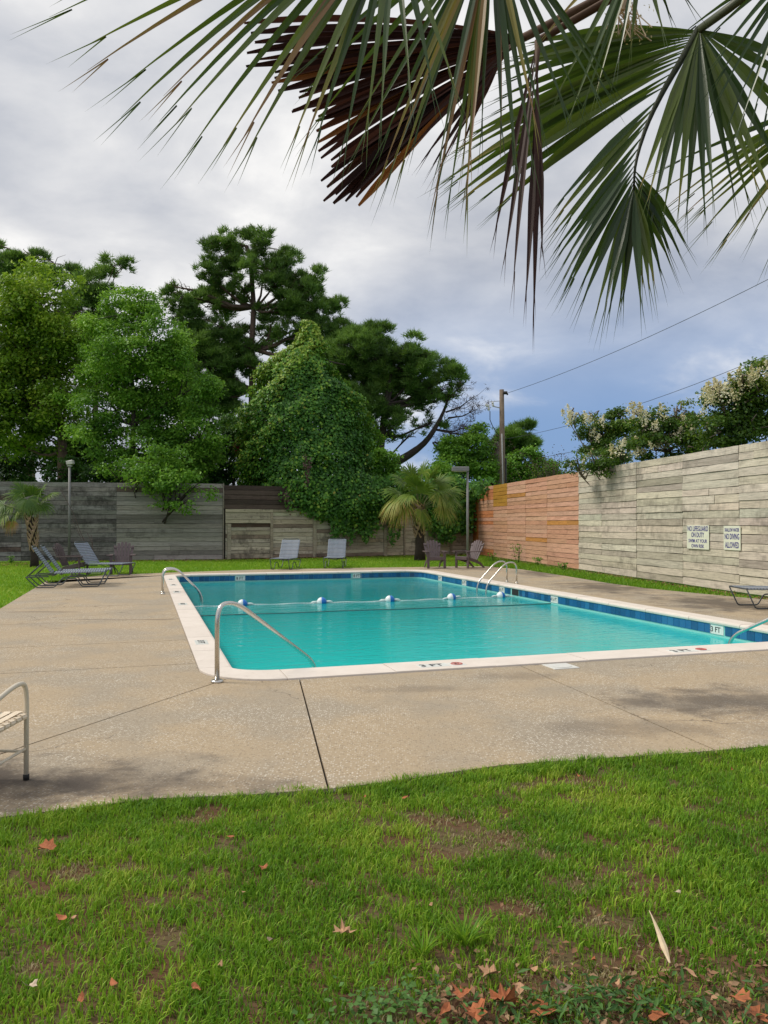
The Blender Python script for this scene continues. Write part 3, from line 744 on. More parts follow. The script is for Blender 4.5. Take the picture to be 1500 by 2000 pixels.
# signs on the pale wall
nW = Vector((wd.y, -wd.x, 0)); nW = -nW  # towards the pool
def sign(name, label, pxa, pxb, ya, yb, lines):
    s = wall_s((pxa + pxb) / 2); q = W0 + wd * s; Y = q.y
    width = abs(wall_s(pxa) - wall_s(pxb)); zt = D(750, ya, Y).z; zb = D(750, yb, Y).z
    xa = -wd; loc = q + nW * .032; loc.z = (zt + zb) / 2; H = zt - zb
    t = thing(name, label, 'sign', loc, math.atan2(xa.y, xa.x))
    mb = MB(); mb.box((0, 0, 0), (width, .006, H), bev=.002); mb.build('sign_panel', M_signw, t)
    Mr = Matrix.Rotation(math.pi / 2, 4, 'X')
    for tx, yy, ww, hh_, mt in lines:
        lettering(tx, ww * width, hh_ * H, mt, t, Matrix.Translation((0, -.0045, yy * H)) @ Mr, bold=.018)
    for sx in (-1, 1):
        for sz in (-1, 1):
            mb = MB(); mb.lathe([(.008, 0), (.006, .003)], 6, (sx * width * .46, -.0032, sz * H * .47), Matrix.Rotation(math.pi / 2, 4, 'X')); mb.build('screw', M_galv, t)
sign('pool_sign', 'wider white sign reading NO LIFEGUARD ON DUTY in navy letters', 1343.5, 1386.5, 1026, 1072.5,
     [('NO LIFEGUARD', .36, .93, .21, M_navy), ('ON DUTY', .10, .58, .21, M_navy), ('SWIM AT YOUR', -.155, .84, .15, M_navy), ('OWN RISK', -.37, .58, .15, M_navy)])
sign('pool_sign', 'narrower white sign reading NO DIVING ALLOWED nearest the frame edge', 1415.5, 1448.5, 1027, 1074.5,
     [('SHALLOW WATER', .33, .86, .15, M_navy), ('NO DIVING', .06, .86, .24, M_navy), ('ALLOWED', -.29, .82, .25, M_navy)])

# ------------------------------------------------------------------ foliage builders
def leaves(name, cen, nrm, size, mat, parent, tint, aspect=.55, fold=.18, droop=0.0):
    """diamond leaves, two triangles each, at cen with long axis random in plane of nrm"""
    n = len(cen); r1 = rng.normal(size=(n, 3)); nrm = nrm / np.linalg.norm(nrm, axis=1, keepdims=True)
    ax = np.cross(nrm, r1); ax /= np.linalg.norm(ax, axis=1, keepdims=True) + 1e-9
    ax[:, 2] -= droop; ax /= np.linalg.norm(ax, axis=1, keepdims=True) + 1e-9
    sd_ = np.cross(nrm, ax); s = size[:, None]
    a = cen - ax * s * .5; b = cen + sd_ * s * aspect * .5 + nrm * s * fold * .5; c = cen + ax * s * .5; d = cen - sd_ * s * aspect * .5 + nrm * s * fold * .5
    Vv = np.stack([a, b, c, d], 1).reshape(-1, 3); i = np.arange(n)[:, None] * 4
    Fq = np.concatenate([i + np.array([[0, 1, 2]]), i + np.array([[0, 2, 3]])], 0)
    return np_mesh(name, Vv, Fq, mat, parent, np.repeat(tint, 4))
def in_lobes(lobes, n, shell_=.45):
    """random points in a set of ellipsoids given as (cx,cy,cz,rx,ry,rz); denser near their skin"""
    L = np.array(lobes, float); wgt = (L[:, 3] * L[:, 5]) ; wgt = wgt / wgt.sum()
    k = rng.choice(len(L), n, p=wgt); d = rng.normal(size=(n, 3)); d /= np.linalg.norm(d, axis=1, keepdims=True)
    r = rng.uniform(0, 1, n) ** shell_; r = r * (1 + .14 * vn(d[:, 0] * 4 + k, d[:, 2] * 4 + d[:, 1] * 3, 3))
    return L[k, :3] + d * L[k, 3:6] * r[:, None], d, k
def px_lobes(spec, Y, dep=1.0, jit=.8):
    out = []
    for s in spec:
        x, y, rx, ry = s[:4]; dy = s[4] if len(s) > 4 else random.uniform(-jit, jit); q = D(x, y, Y + dy); k = (Y + dy) / F
        out.append((q.x, q.y, q.z, rx * k, max(.5, (rx + ry) / 2 * k * dep), ry * k))
    return out
def limbs_to(mb, trunk, lobes, r0=.12, sub=5, rs=.03, wig=.35, up=.2):
    """limbs from the trunk polyline to every lobe, each with a few sub-branches"""
    T = [Vector(p) for p in trunk]
    for L in lobes:
        c = Vector(L[:3]); best = min(T, key=lambda p: (p - c).length + max(0, (p.z - c.z) + .6) * 1.5)
        d = c - best; ln = d.length
        mid = best + d * .5 + Vector((random.uniform(-wig, wig), random.uniform(-wig, wig), random.uniform(-wig, wig) - ln * up * .3))
        pts = [best, best.lerp(mid, .55) + Vector((0, 0, -.05 * ln)), mid, mid.lerp(c, .55) + Vector((random.uniform(-wig, wig) * .5, 0, .1)), c]
        rr = r0 * min(1.3, .5 + ln / 6); mb.tube(pts, [rr, rr * .8, rr * .6, rr * .45, rr * .25], 6)
        for k in range(sub):
            t = random.uniform(.45, 1); s = mid.lerp(c, t); e = c + Vector((random.uniform(-1, 1) * L[3], random.uniform(-1, 1) * L[4], random.uniform(-.6, .9) * L[5])) * .9
            m = s.lerp(e, .5) + Vector((random.uniform(-.2, .2), random.uniform(-.2, .2), random.uniform(0, .25)))
            mb.tube([s, m, e], [rs, rs * .7, rs * .3], 4)
def broadleaf(name, label, base, trunk, tr, lobes, n, per, size, mat, bark, spread=.26, group=None, cat='tree', shell_=.45, droop=.3, limb=.11, crown_name='crown', sub=5):
    t = thing(name, label, cat, base, group=group); B0 = Vector(base)
    tp = [Vector(p) - B0 for p in trunk]; mb = MB(); mb.tube(bend(tp, .5, 3), [tr * (1 - .55 * i / (len(bend(tp, .5, 3)) - 1)) for i in range(len(bend(tp, .5, 3)))], 9); mb.build('trunk', bark, t, True)
    lb = [(l[0] - B0.x, l[1] - B0.y, l[2] - B0.z, *l[3:]) for l in lobes]
    mb = MB(); limbs_to(mb, tp, lb, limb, sub); mb.build('limbs', bark, t, True)
    ns = max(14, int(n / 26)); sc_, sdv, sk = in_lobes(lb, ns, .28); LB = np.array(lb)
    srr = np.minimum(LB[sk, 3], LB[sk, 5]) * rng.uniform(.30, .52, ns); pick = rng.choice(ns, n, p=srr ** 2 / (srr ** 2).sum())
    d = rng.normal(size=(n, 3)) + np.array([0, -.15, .55]) + sdv[pick] * .5; d /= np.linalg.norm(d, axis=1, keepdims=True)
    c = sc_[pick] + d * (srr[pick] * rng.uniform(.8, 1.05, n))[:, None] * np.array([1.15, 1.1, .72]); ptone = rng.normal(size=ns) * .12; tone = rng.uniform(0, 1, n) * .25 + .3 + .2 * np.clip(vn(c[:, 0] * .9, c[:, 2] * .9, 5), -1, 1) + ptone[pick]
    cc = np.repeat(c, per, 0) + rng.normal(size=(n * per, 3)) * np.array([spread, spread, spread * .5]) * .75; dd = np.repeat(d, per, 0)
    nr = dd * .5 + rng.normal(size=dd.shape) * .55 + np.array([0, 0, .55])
    tone = tone + np.clip((c[:, 2] - np.percentile(c[:, 2], 55)) / (np.ptp(c[:, 2]) + .1), -.1, .5) * .45  # upper leaves coloured lighter, painting the lit top of the crown
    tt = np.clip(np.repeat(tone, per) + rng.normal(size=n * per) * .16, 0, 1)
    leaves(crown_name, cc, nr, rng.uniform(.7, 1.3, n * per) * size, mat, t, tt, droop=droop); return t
def needles(name, cen, outd, parent, mat, per=34, length=.26, wid=.022, tone0=None):
    n = len(cen); d = rng.normal(size=(n, per, 3)); d[..., 2] = np.abs(d[..., 2]) * .9 + .05; d += outd[:, None, :] * .7
    d /= np.linalg.norm(d, axis=2, keepdims=True); L = length * rng.uniform(.7, 1.2, (n, per, 1)); o = cen[:, None, :] + rng.normal(size=(n, per, 3)) * .07
    tip = o + d * L; s = np.cross(d, rng.normal(size=d.shape)); s /= np.linalg.norm(s, axis=2, keepdims=True)
    a = o + s * wid; b = o - s * wid; Vv = np.stack([a, b, tip], 2).reshape(-1, 3); m = n * per; Fq = (np.arange(m)[:, None] * 3 + np.array([[0, 1, 2]]))
    if tone0 is None: tone0 = rng.uniform(.2, .8, n)
    tt = np.clip(np.repeat(tone0, per) + rng.normal(size=m) * .15, 0, 1); return np_mesh(name, Vv, Fq, mat, parent, np.repeat(tt, 3))
def pine(name, label, base, trunk, tr, lobes, n, group=None, length=.3, wid=.026, per=30, limb=.1, extra=None, bark=None):
    bark = bark or M_bark
    t = thing(name, label, 'tree', base, group=group); B0 = Vector(base); tp = [Vector(p) - B0 for p in trunk]
    sm_ = bend(tp, .6, 3); mb = MB(); mb.tube(sm_, [tr * (1 - .6 * i / (len(sm_) - 1)) for i in range(len(sm_))], 10); mb.build('trunk', bark, t, True)
    lb = [(l[0] - B0.x, l[1] - B0.y, l[2] - B0.z, *l[3:]) for l in lobes]; mb = MB(); limbs_to(mb, tp, lb, limb, 7, .028)
    ns = max(16, int(n / 13)); sc_, sdv, sk = in_lobes(lb, ns, .33); LB = np.array(lb)
    srr = np.minimum(LB[sk, 3], LB[sk, 5]) * rng.uniform(.34, .60, ns); pick = rng.choice(ns, n, p=srr ** 2 / (srr ** 2).sum()); k = sk[pick]
    d = rng.normal(size=(n, 3)) + np.array([0, -.1, .6]) + sdv[pick] * .4; d /= np.linalg.norm(d, axis=1, keepdims=True)
    c = sc_[pick] + d * (srr[pick] * rng.uniform(.6, 1.1, n))[:, None] * np.array([1.25, 1.2, .75])
    # twigs to a share of the tufts
    L = np.array(lb)
    for i in range(0, n, 9):
        s = Vector(L[k[i], :3]).lerp(Vector(c[i]), .35); mb.tube([s, s.lerp(Vector(c[i]), .6) + Vector((0, 0, -.08)), Vector(c[i])], [.018, .012, .008], 3, cap=False)
    if extra: extra(mb, B0)
    mb.build('limbs', bark, t, True)
    needles('crown', c, d, t, M_needle, per, length, wid, np.clip(.45 + .3 * vn(c[:, 0], c[:, 2], 2) + rng.normal(size=n) * .1 + d[:, 2] * .12, 0, 1)); return t  # tufts facing up tinted lighter, as if lit from above

# ------------------------------------------------------------------ trees
def TR(pts, Y): return [D(x, y, Y) for x, y in pts]
def base_of(px, Y): return (((px - 750) / F) * Y, Y, 0)
# T1 tall leafy tree far left
Y = 38.5; b = base_of(122, Y)
sp = [(85, 590, 60, 62), (35, 640, 60, 60), (120, 655, 58, 60), (70, 700, 75, 60), (-20, 700, 60, 80), (140, 730, 50, 55), (40, 780, 80, 60), (120, 800, 62, 55), (60, 560, 35, 30),
      (-30, 800, 60, 60), (20, 860, 60, 45), (90, 860, 50, 35), (170, 690, 30, 45), (150, 610, 25, 35)]
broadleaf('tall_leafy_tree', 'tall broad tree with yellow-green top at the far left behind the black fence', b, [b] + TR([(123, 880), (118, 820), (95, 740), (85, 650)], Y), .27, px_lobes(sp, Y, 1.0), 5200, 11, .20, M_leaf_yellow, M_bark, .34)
# T2 bright bushy tree drooping over the fence
Y = 35.2; b = base_of(258, Y)
sp = [(250, 610, 55, 45), (300, 640, 55, 45), (215, 660, 50, 50), (330, 700, 50, 50), (260, 700, 60, 55), (200, 740, 45, 55), (300, 760, 75, 50), (380, 760, 42, 50), (230, 800, 75, 45),
      (340, 830, 75, 50), (170, 820, 45, 40), (400, 850, 35, 50), (270, 880, 70, 45), (200, 880, 50, 45), (360, 900, 60, 45), (320, 920, 60, 38, -3.0), (250, 925, 50, 28, -2.6), (290, 945, 34, 22, -3.1),
      (375, 950, 44, 26, -3.3), (350, 985, 36, 22, -3.5), (265, 945, 30, 20, -3.2), (340, 960, 40, 24, -3.4), (150, 780, 35, 25), (400, 900, 30, 40)]
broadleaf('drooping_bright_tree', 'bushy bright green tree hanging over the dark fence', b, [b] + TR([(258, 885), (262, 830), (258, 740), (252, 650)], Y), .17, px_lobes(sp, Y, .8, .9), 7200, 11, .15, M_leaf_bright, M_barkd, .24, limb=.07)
# pines behind on the left
Y = 50; b = base_of(60, Y)
sp = [(60, 500, 50, 26), (20, 530, 45, 28), (110, 520, 42, 26), (75, 555, 60, 28), (-30, 500, 40, 40), (140, 560, 30, 26), (0, 580, 50, 30), (-10, 480, 20, 18)]
pine('pine_tree', 'dark pine showing above the yellow-green tree at the far left', b, [b] + TR([(60, 900), (62, 700), (62, 500)], Y), .3, px_lobes(sp, Y), 800, 'pines behind the fence', limb=.07, length=.42, wid=.03)
Y = 46; b = base_of(190, Y)
sp = [(225, 510, 30, 18), (200, 530, 26, 20), (180, 560, 36, 28), (215, 575, 35, 26), (160, 600, 32, 32), (200, 610, 35, 28), (165, 640, 40, 40), (240, 520, 16, 14), (290, 590, 26, 14, 2), (180, 680, 30, 30)]
pine('pine_tree', 'thin-topped pine with a forked crown left of the drooping tree', b, [b] + TR([(188, 900), (185, 700), (195, 560)], Y), .24, px_lobes(sp, Y), 620, 'pines behind the fence', limb=.06, length=.40, wid=.028)
# T4 the tallest pine
Y = 48; b = base_of(491, Y)
sp = [(430, 500, 36, 30), (470, 478, 42, 24), (515, 485, 45, 26), (560, 520, 42, 30), (600, 540, 30, 25), (520, 530, 50, 26), (455, 525, 30, 20), (610, 590, 50, 30), (650, 610, 26, 26), (570, 590, 50, 30),
      (540, 620, 40, 20), (360, 580, 40, 30), (400, 600, 45, 32), (440, 640, 48, 28), (370, 630, 40, 26), (395, 670, 45, 32), (440, 700, 40, 40), (640, 640, 36, 26), (600, 640, 35, 22), (430, 760, 40, 40),
      (460, 820, 35, 38), (410, 720, 45, 35), (470, 590, 24, 16), (510, 680, 26, 16), (480, 645, 22, 14), (450, 880, 30, 20), (360, 700, 40, 30), (630, 690, 40, 34), (340, 560, 20, 16), (410, 540, 34, 22), (590, 560, 40, 24), (540, 560, 44, 24), (430, 590, 36, 24), (470, 560, 26, 18), (530, 650, 34, 18), (580, 660, 44, 26), (660, 660, 30, 26), (500, 720, 30, 22), (380, 770, 44, 44)]
pine('pine_tree', 'tallest pine with a bare forked upper trunk in the middle of the trees', b, [b] + TR([(492, 900), (493, 760), (491, 680), (496, 600), (490, 520), (482, 480)], Y), .27, px_lobes(sp, Y, 1.0, 1.5), 5000, 'pines behind the fence', limb=.12, length=.36, wid=.026)
# T6 spreading pine right, with a leaning limb and a bare brown end
Y = 44; b = base_of(742, Y)
sp = [(735, 660, 45, 28), (785, 680, 40, 26), (690, 680, 38, 34), (760, 715, 60, 30), (820, 710, 30, 24), (700, 730, 50, 36), (815, 745, 40, 26), (760, 770, 55, 30), (860, 715, 36, 24), (890, 735, 26, 20), (870, 760, 30, 20),
      (700, 790, 42, 36), (830, 790, 34, 24), (750, 820, 45, 25), (720, 850, 36, 25), (795, 820, 30, 20), (660, 700, 30, 40), (680, 840, 30, 30), (850, 825, 24, 14), (852, 785, 30, 18), (888, 775, 22, 14), (800, 850, 24, 14)]
def bare(mb, B0):
    rootp = [D(x, y, Y) - B0 for x, y in ((755, 912), (795, 892), (835, 862), (865, 810), (878, 770))]
    mb.tube(bend(rootp, .8, 3), [.26 - .20 * i / 13 for i in range(14)], 8)
    mb.tube([D(x, y, Y) - B0 for x, y in ((742, 905), (748, 850), (755, 800), (765, 760))], [.18, .15, .11, .07], 7)
    rr = random.Random(4)
    for (x, y) in ((905, 750), (925, 775), (930, 800), (925, 830), (905, 860), (885, 875), (915, 890), (865, 880), (935, 850)):
        s = D(870 + rr.uniform(-25, 8), y * .5 + 415 + rr.uniform(-12, 12), Y) - B0; e = D(x, y, Y + rr.uniform(-1, 1)) - B0
        m = s.lerp(e, .5) + Vector((0, 0, rr.uniform(-.3, .1))); mb.tube([s, m, e], [.06, .04, .015], 5)
        for k in range(16):
            q = m.lerp(e, rr.uniform(-.6, 1)); g = q + Vector((rr.uniform(-.2, 1.0), rr.uniform(-.5, .5), rr.uniform(-.15, .75))); mb.tube([q, q.lerp(g, .5) + Vector((0, 0, -.08)), g], [.014, .011, .007], 3, cap=False)
            BT.append(g)
BT = []
tp_ = pine('pine_tree', 'spreading pine with one brown bare side right of the ivy mass', b, [b] + TR([(742, 905), (745, 850), (752, 790), (765, 720)], Y), .26, px_lobes(sp, Y, 1.0, 1.2), 3300, 'pines behind the fence', limb=.10, length=.34, wid=.024, extra=bare, bark=M_barkd)
bt = np.array([list(q) for q in BT for _ in range(2)]); bt = bt + rng.normal(size=bt.shape) * .12
needles('dead_twigs', bt, np.zeros_like(bt), tp_, M_needle_brown, 8, .2, .016)
# filler trees: dark mass between and behind
for (nm, lab, px, Y, spec, n, size, mat) in [
    ('dark_shrub_tree', 'dark low tree filling the gap behind the lamp post on the left', 90, 41, [(30, 900, 60, 40), (100, 905, 60, 32), (160, 890, 50, 40), (-20, 930, 60, 40), (60, 860, 40, 26)], 1500, .2, M_leaf_dark),
    ('dark_shrub_tree', 'dark red-flowered shrub beside the left edge of the ivy mass', 455, 37.5, [(440, 900, 42, 50), (470, 880, 35, 45), (490, 930, 40, 30), (420, 940, 40, 30), (460, 830, 22, 26), (520, 930, 30, 40)], 1500, .16, M_leaf_dark),
    ('dark_shrub_tree', 'dark hedge-like tree between the drooping tree and the black fence top', 220, 38, [(130, 930, 50, 28), (200, 935, 60, 26), (420, 930, 50, 30), (280, 930, 60, 30), (350, 935, 60, 26)], 1700, .18, M_leaf_dark),
    ('garden_tree', 'leafy tree with light tips behind the right lamp post', 905, 43, [(905, 880, 35, 40), (930, 870, 26, 36), (885, 905, 30, 30), (940, 910, 30, 35), (920, 935, 50, 25), (905, 935, 40, 25), (935, 850, 14, 20)], 1500, .17, M_leaf_bright),
    ('garden_tree', 'dark rounded tree just right of the utility pole', 1030, 48, [(1010, 915, 35, 26), (1050, 905, 34, 26), (1075, 925, 30, 22), (1000, 940, 45, 20), (1060, 945, 50, 18)], 1300, .18, M_leaf_bright),
    ('garden_tree', 'low green tree peeping between the palm and the ivy mass', 745, 41, [(740, 905, 30, 30), (770, 935, 35, 18), (720, 890, 24, 30), (860, 925, 30, 22), (830, 935, 30, 16)], 1200, .16, M_leaf_bright)]:
    b = base_of(px, Y); broadleaf(nm, lab, b, [b, D(px, 960, Y), D(px + 3, 915, Y)], .12, px_lobes(spec, Y, .8, .7), n, 10, size, mat, M_barkd, .26, limb=.04, sub=3)
Y = 50; b = base_of(1000, Y)
pine('pine_tree', 'small round-headed pine just behind the utility pole', b, [b] + TR([(1000, 930), (998, 890), (1000, 850)], Y), .18, px_lobes([(990, 852, 26, 18), (1015, 850, 28, 18), (1035, 875, 22, 14), (1000, 880, 30, 18), (1040, 895, 18, 14), (965, 868, 18, 14)], Y, 1, .8), 500, 'pines behind the fence', limb=.05, length=.42, wid=.03)
# red blossoms on the shrub
fc = np.array([list(D(465 + rng.normal() * 4, 871 + rng.normal() * 4, 36.4)) for _ in range(60)] + [list(D(1, 1, 37)) for _ in range(0)])
M_redf = leafmat('red_blossom', [(0, (.30, .03, .04)), (1, (.50, .08, .09))], .2)
t = thing('blossom_cluster', 'red blossom cluster at the edge of the ivy mass', 'blossom', tuple(D(465, 871, 36.4)))
o = leaves('petals', fc - np.array(t.location), rng.normal(size=(60, 3)), np.full(60, .14), M_redf, t, rng.uniform(0, 1, 60))
# treeline behind everything
cc, dd, k = in_lobes([(x, 72 + random.uniform(-5, 5), random.uniform(.8, 2.2), random.uniform(3, 5), 3, random.uniform(1.6, 2.8)) for x in np.arange(-75, 80, 4.0)], 16000, .5)
o = leaves('distant_treeline', cc, rng.normal(size=cc.shape) + np.array([0, -.3, .6]), rng.uniform(.5, .9, 16000), M_leaf_dark, None, rng.uniform(0, 1, 16000)); tag(o, 'low dark treeline far behind the fences', 'treeline', kind='stuff')

# T5 ivy-covered mass
Y = 36.2; prof_y = [(626, 597, 6), (645, 597, 18), (665, 598, 26), (690, 592, 44), (720, 585, 72), (760, 588, 92), (800, 587, 106), (850, 594, 116), (900, 600, 124), (940, 610, 130), (980, 622, 132), (1010, 640, 110), (1035, 655, 60)]
pv = np.array(prof_y, float); bx = ((597 - 750) / F) * Y; t5 = thing('ivy_covered_tree', 'big cone of ivy swallowing a tree and spilling over the beige fence', 'tree', (bx, Y + .6, 0))
mb = MB(); mb.tube([(0, .3, 0), (.1, .4, 4), (-.1, .3, 7.5), (.0, 0, 9.6)], [.3, .25, .18, .06], 8)
for k in range(16):
    z = 3 + k * .4; a = random.uniform(0, 6.28); mb.tube([(0, .3, z), (math.cos(a) * 1.2, .3 + math.sin(a) * .8, z + .3), (math.cos(a) * 2.1, .3 + math.sin(a) * 1.3, z + .1)], [.08, .05, .02], 5)
mb.build('trunk', M_barkd, t5, True)
nl = 105000; yy = rng.uniform(626, 1035, nl) ** 1.0; wv = np.interp(yy, pv[:, 0], pv[:, 2]); keep = rng.uniform(0, 1, nl) < (wv / 132 * .9 + .12); yy = yy[keep]; nl = len(yy)
xc = np.interp(yy, pv[:, 0], pv[:, 1]) + 7 * np.sin(yy * .06) + 4 * np.sin(yy * .17); wv = np.interp(yy, pv[:, 0], pv[:, 2]); ph = rng.uniform(0, 2 * math.pi, nl); 
lump = vn(np.cos(ph) * 2.2 + yy * .012, np.sin(ph) * 2.2 - yy * .016, 9) * .5 + vn(np.cos(ph) * 6 + yy * .04, yy * .05 + np.sin(ph) * 5, 4) * .3
kk = Y / F; rad = wv * kk * (1 + .30 * lump) ; deep = np.where(rng.uniform(0, 1, nl) < .35, rng.uniform(.6, .93, nl), rng.uniform(.95, 1.04, nl) + np.where(rng.uniform(0, 1, nl) < .07, np.abs(rng.normal(size=nl)) * .07, 0))
zc = CAMH + (1022 - yy) / F * Y
X = (xc - 750) * kk + np.cos(ph) * rad * deep; Yc = Y + .3 + np.sin(ph) * rad * .62 * deep
cen = np.stack([X, Yc, zc + lump * .18], 1) + rng.normal(size=(nl, 3)) * .05
nr = np.stack([np.cos(ph), np.sin(ph) * 1.2, np.full(nl, .8)], 1) + rng.normal(size=(nl, 3)) * .45
edge = np.clip((np.abs(np.cos(ph)) - .75) * 2.0, 0, .5); tt = np.clip(.30 + .22 * rng.normal(size=nl) + lump * .35 + np.clip((800 - yy) / 330, 0, .45) + np.clip(-np.cos(ph) * .25, 0, .2), 0, .93)  # top, left side and bulges tinted brighter, hollows darker: light put into leaf colour
spot = rng.uniform(0, 1, nl) < .004; tt[spot] = .97
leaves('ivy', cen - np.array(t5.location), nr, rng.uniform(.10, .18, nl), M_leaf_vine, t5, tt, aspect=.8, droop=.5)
# hanging runners
def strands(name, label, spec, mat, cat='ivy', per=60, size=.13, side=.14):
    """spec: (px, y_top, y_bottom, Y)"""
    p0 = D(*spec[0][:2], spec[0][3]); t = thing(name, label, cat, (p0.x, p0.y, 0)); B0 = Vector(t.location); mb = MB(); cs = []
    for (px, ya, yb, Yd) in spec:
        a, b_ = D(px, ya, Yd) - B0, D(px + random.uniform(-6, 6), yb, Yd - .05) - B0; m = a.lerp(b_, .5) + Vector((random.uniform(-.15, .15), random.uniform(-.1, .0), 0)); mb.tube([a, m, b_], [.018, .014, .008], 4, cap=False)
        L = (a - b_).length; n = int(per * L)
        for i in range(n):
            s = random.random(); q = a * (1 - s) ** 2 + m * 2 * s * (1 - s) + b_ * s * s; w_ = side * (1.25 - s * .7); cs.append((q.x + random.gauss(0, w_), q.y + random.gauss(-.03, w_ * .45), q.z + random.gauss(0, .08)))
    mb.build('stems', M_barkd, t, True); cs = np.array(cs); n = len(cs)
    leaves('ivy_leaves', cs, rng.normal(size=(n, 3)) * .5 + np.array([0, -1, .4]), rng.uniform(.75, 1.3, n) * size, mat, t, np.clip(rng.normal(size=n) * .2 + .35, 0, .93), aspect=.8, droop=.6); return t
def fy(px): s = along(px); return P1[1] + fd.y * s
sp = []
for px in range(575, 770, 9):
    bot = {0: 1035}.get(0); e = 1000 + 22 * math.sin(px * .05) + random.uniform(-15, 22)
    if 650 < px < 690 or 700 < px < 735: e = random.uniform(1030, 1050)
    sp.append((px + random.uniform(-4, 4), 935, e, fy(px) - .35))
strands('hanging_ivy', 'curtain of dark ivy hanging down the beige fence below the ivy mass', sp, M_leaf_vine, per=95, size=.15, side=.24)
strands('hanging_ivy', 'two small ivy tufts hanging low on the fence left of the palm', [(655, 1000, 1058, fy(655) - .3), (662, 1000, 1052, fy(660) - .3), (687, 1010, 1062, fy(680) - .3), (712, 1010, 1058, fy(710) - .3), (716, 1010, 1050, fy(710) - .3), (768, 1010, 1066, fy(768) - .3), (776, 1005, 1050, fy(776) - .3)], M_leaf_vine, per=60, size=.14, side=.12)
sp = []
for px in range(770, 952, 8):
    top = 938 + 8 * math.sin(px * .07); e = 985 + random.uniform(-10, 25)
    if 838 < px < 918: e = 1030 + random.uniform(-10, 34)
    if 842 < px < 862: e = 1040
    if px > 925: e = 972 + random.uniform(-8, 8)
    sp.append((px, top, e, min(fy(px), W0.y + wd.y * wall_s(px) if px > 915 else 99) - .5))
strands('corner_ivy', 'dark ivy heaped over the fence corner behind the lamp post and palm', sp, M_leaf_vine, per=150, size=.17, side=.30)
strands('draped_vine', 'orange-brown bare vines dangling in front of the dark fence band', [(560, 960, 995, 33.4), (597, 890, 950, 33.6), (605, 900, 935, 33.6)], M_needle_brown, 'vine', per=40, size=.10, side=.07)

# crape myrtles over the right wall
def myrtle(label, px, Y, spec, n, fl, seed, trunk_px):
    b = base_of(px, Y); lob = px_lobes(spec, Y, .9, .5); t = broadleaf('crape_myrtle', label, b, [b, D(px, 1000, Y), D(trunk_px[0], trunk_px[1], Y)], .09, lob, n, 9, .10, M_myrtle, M_barkl, .17, group='white flowering crape myrtles', limb=.035, shell_=.4, droop=.2, sub=6)
    B0 = np.array(b); cs = []; ts = []
    for (px_, py_, s_) in fl:
        q = np.array(D(px_, py_, Y - random.uniform(.1, .9))) - B0; m = int(120 * s_); l = rng.uniform(0, 1, m); ax = np.array([random.uniform(-.5, .5), random.uniform(-.2, .2), 1]); ax /= np.linalg.norm(ax)
        pts = q + ax * (l[:, None] - .5) * .42 * s_ + rng.normal(size=(m, 3)) * (.10 * s_ * (1.1 - l[:, None])); cs.append(pts); ts.append(np.clip(rng.normal(size=m) * .2 + random.uniform(.35, .8), 0, 1))
    cs = np.concatenate(cs); ts = np.concatenate(ts); leaves('blossoms', cs, rng.normal(size=cs.shape) + np.array([0, -.3, .5]), rng.uniform(.035, .07, len(cs)), M_flower, t, ts, aspect=.9)
    return t
rr = random.Random(8)
def flowers(lobes, k): 
    out = []
    for i in range(k):
        l = rr.choice(lobes); a = rr.uniform(-.2, math.pi + .2); out.append((l[0] + l[2] * math.cos(a) * rr.uniform(.7, 1.05), l[1] - l[3] * math.sin(a) * rr.uniform(.5, 1.05), rr.uniform(.5, 1.1)))
    return out
s1 = [(1175, 845, 36, 24), (1130, 818, 24, 12), (1215, 820, 28, 22), (1180, 885, 38, 24), (1150, 860, 22, 26), (1235, 855, 36, 30), (1205, 895, 28, 18), (1110, 808, 14, 8), (1160, 815, 16, 12), (1185, 915, 26, 16, -3.2), (1128, 915, 14, 26, -2.2), (1160, 900, 28, 16, -3.0), (1210, 880, 30, 18, -3.4)]
myrtle('white-flowered crape myrtle hanging over the seam of the orange and pale walls', 1190, 26.4, s1, 1500, flowers(s1, 22), 1, (1180, 890))
s2 = [(1290, 850, 34, 30), (1260, 835, 22, 20), (1320, 830, 30, 26), (1300, 880, 44, 20), (1350, 850, 26, 30), (1270, 875, 36, 22), (1300, 812, 18, 12), (1345, 885, 35, 15), (1372, 850, 30, 26), (1240, 800, 12, 10), (1330, 800, 12, 12), (1366, 815, 16, 14), (1225, 880, 30, 18)]
myrtle('second crape myrtle with many cream panicles above the middle of the pale wall', 1300, 22.6, s2, 1300, flowers(s2, 26), 2, (1300, 880))
s3 = [(1440, 790, 50, 40), (1400, 840, 40, 34), (1470, 840, 50, 34), (1480, 760, 34, 36), (1530, 800, 50, 60), (1410, 775, 28, 18), (1395, 762, 20, 10), (1450, 745, 24, 18), (1500, 730, 26, 26), (1385, 870, 24, 14), (1425, 868, 40, 12)]
myrtle('largest crape myrtle with tan-tipped crown rising at the right edge', 1460, 19.8, s3, 2400, [(x, y, s) for x, y, s in flowers(s3[4:9] + [s3[3]], 26)], 3, (1450, 840))
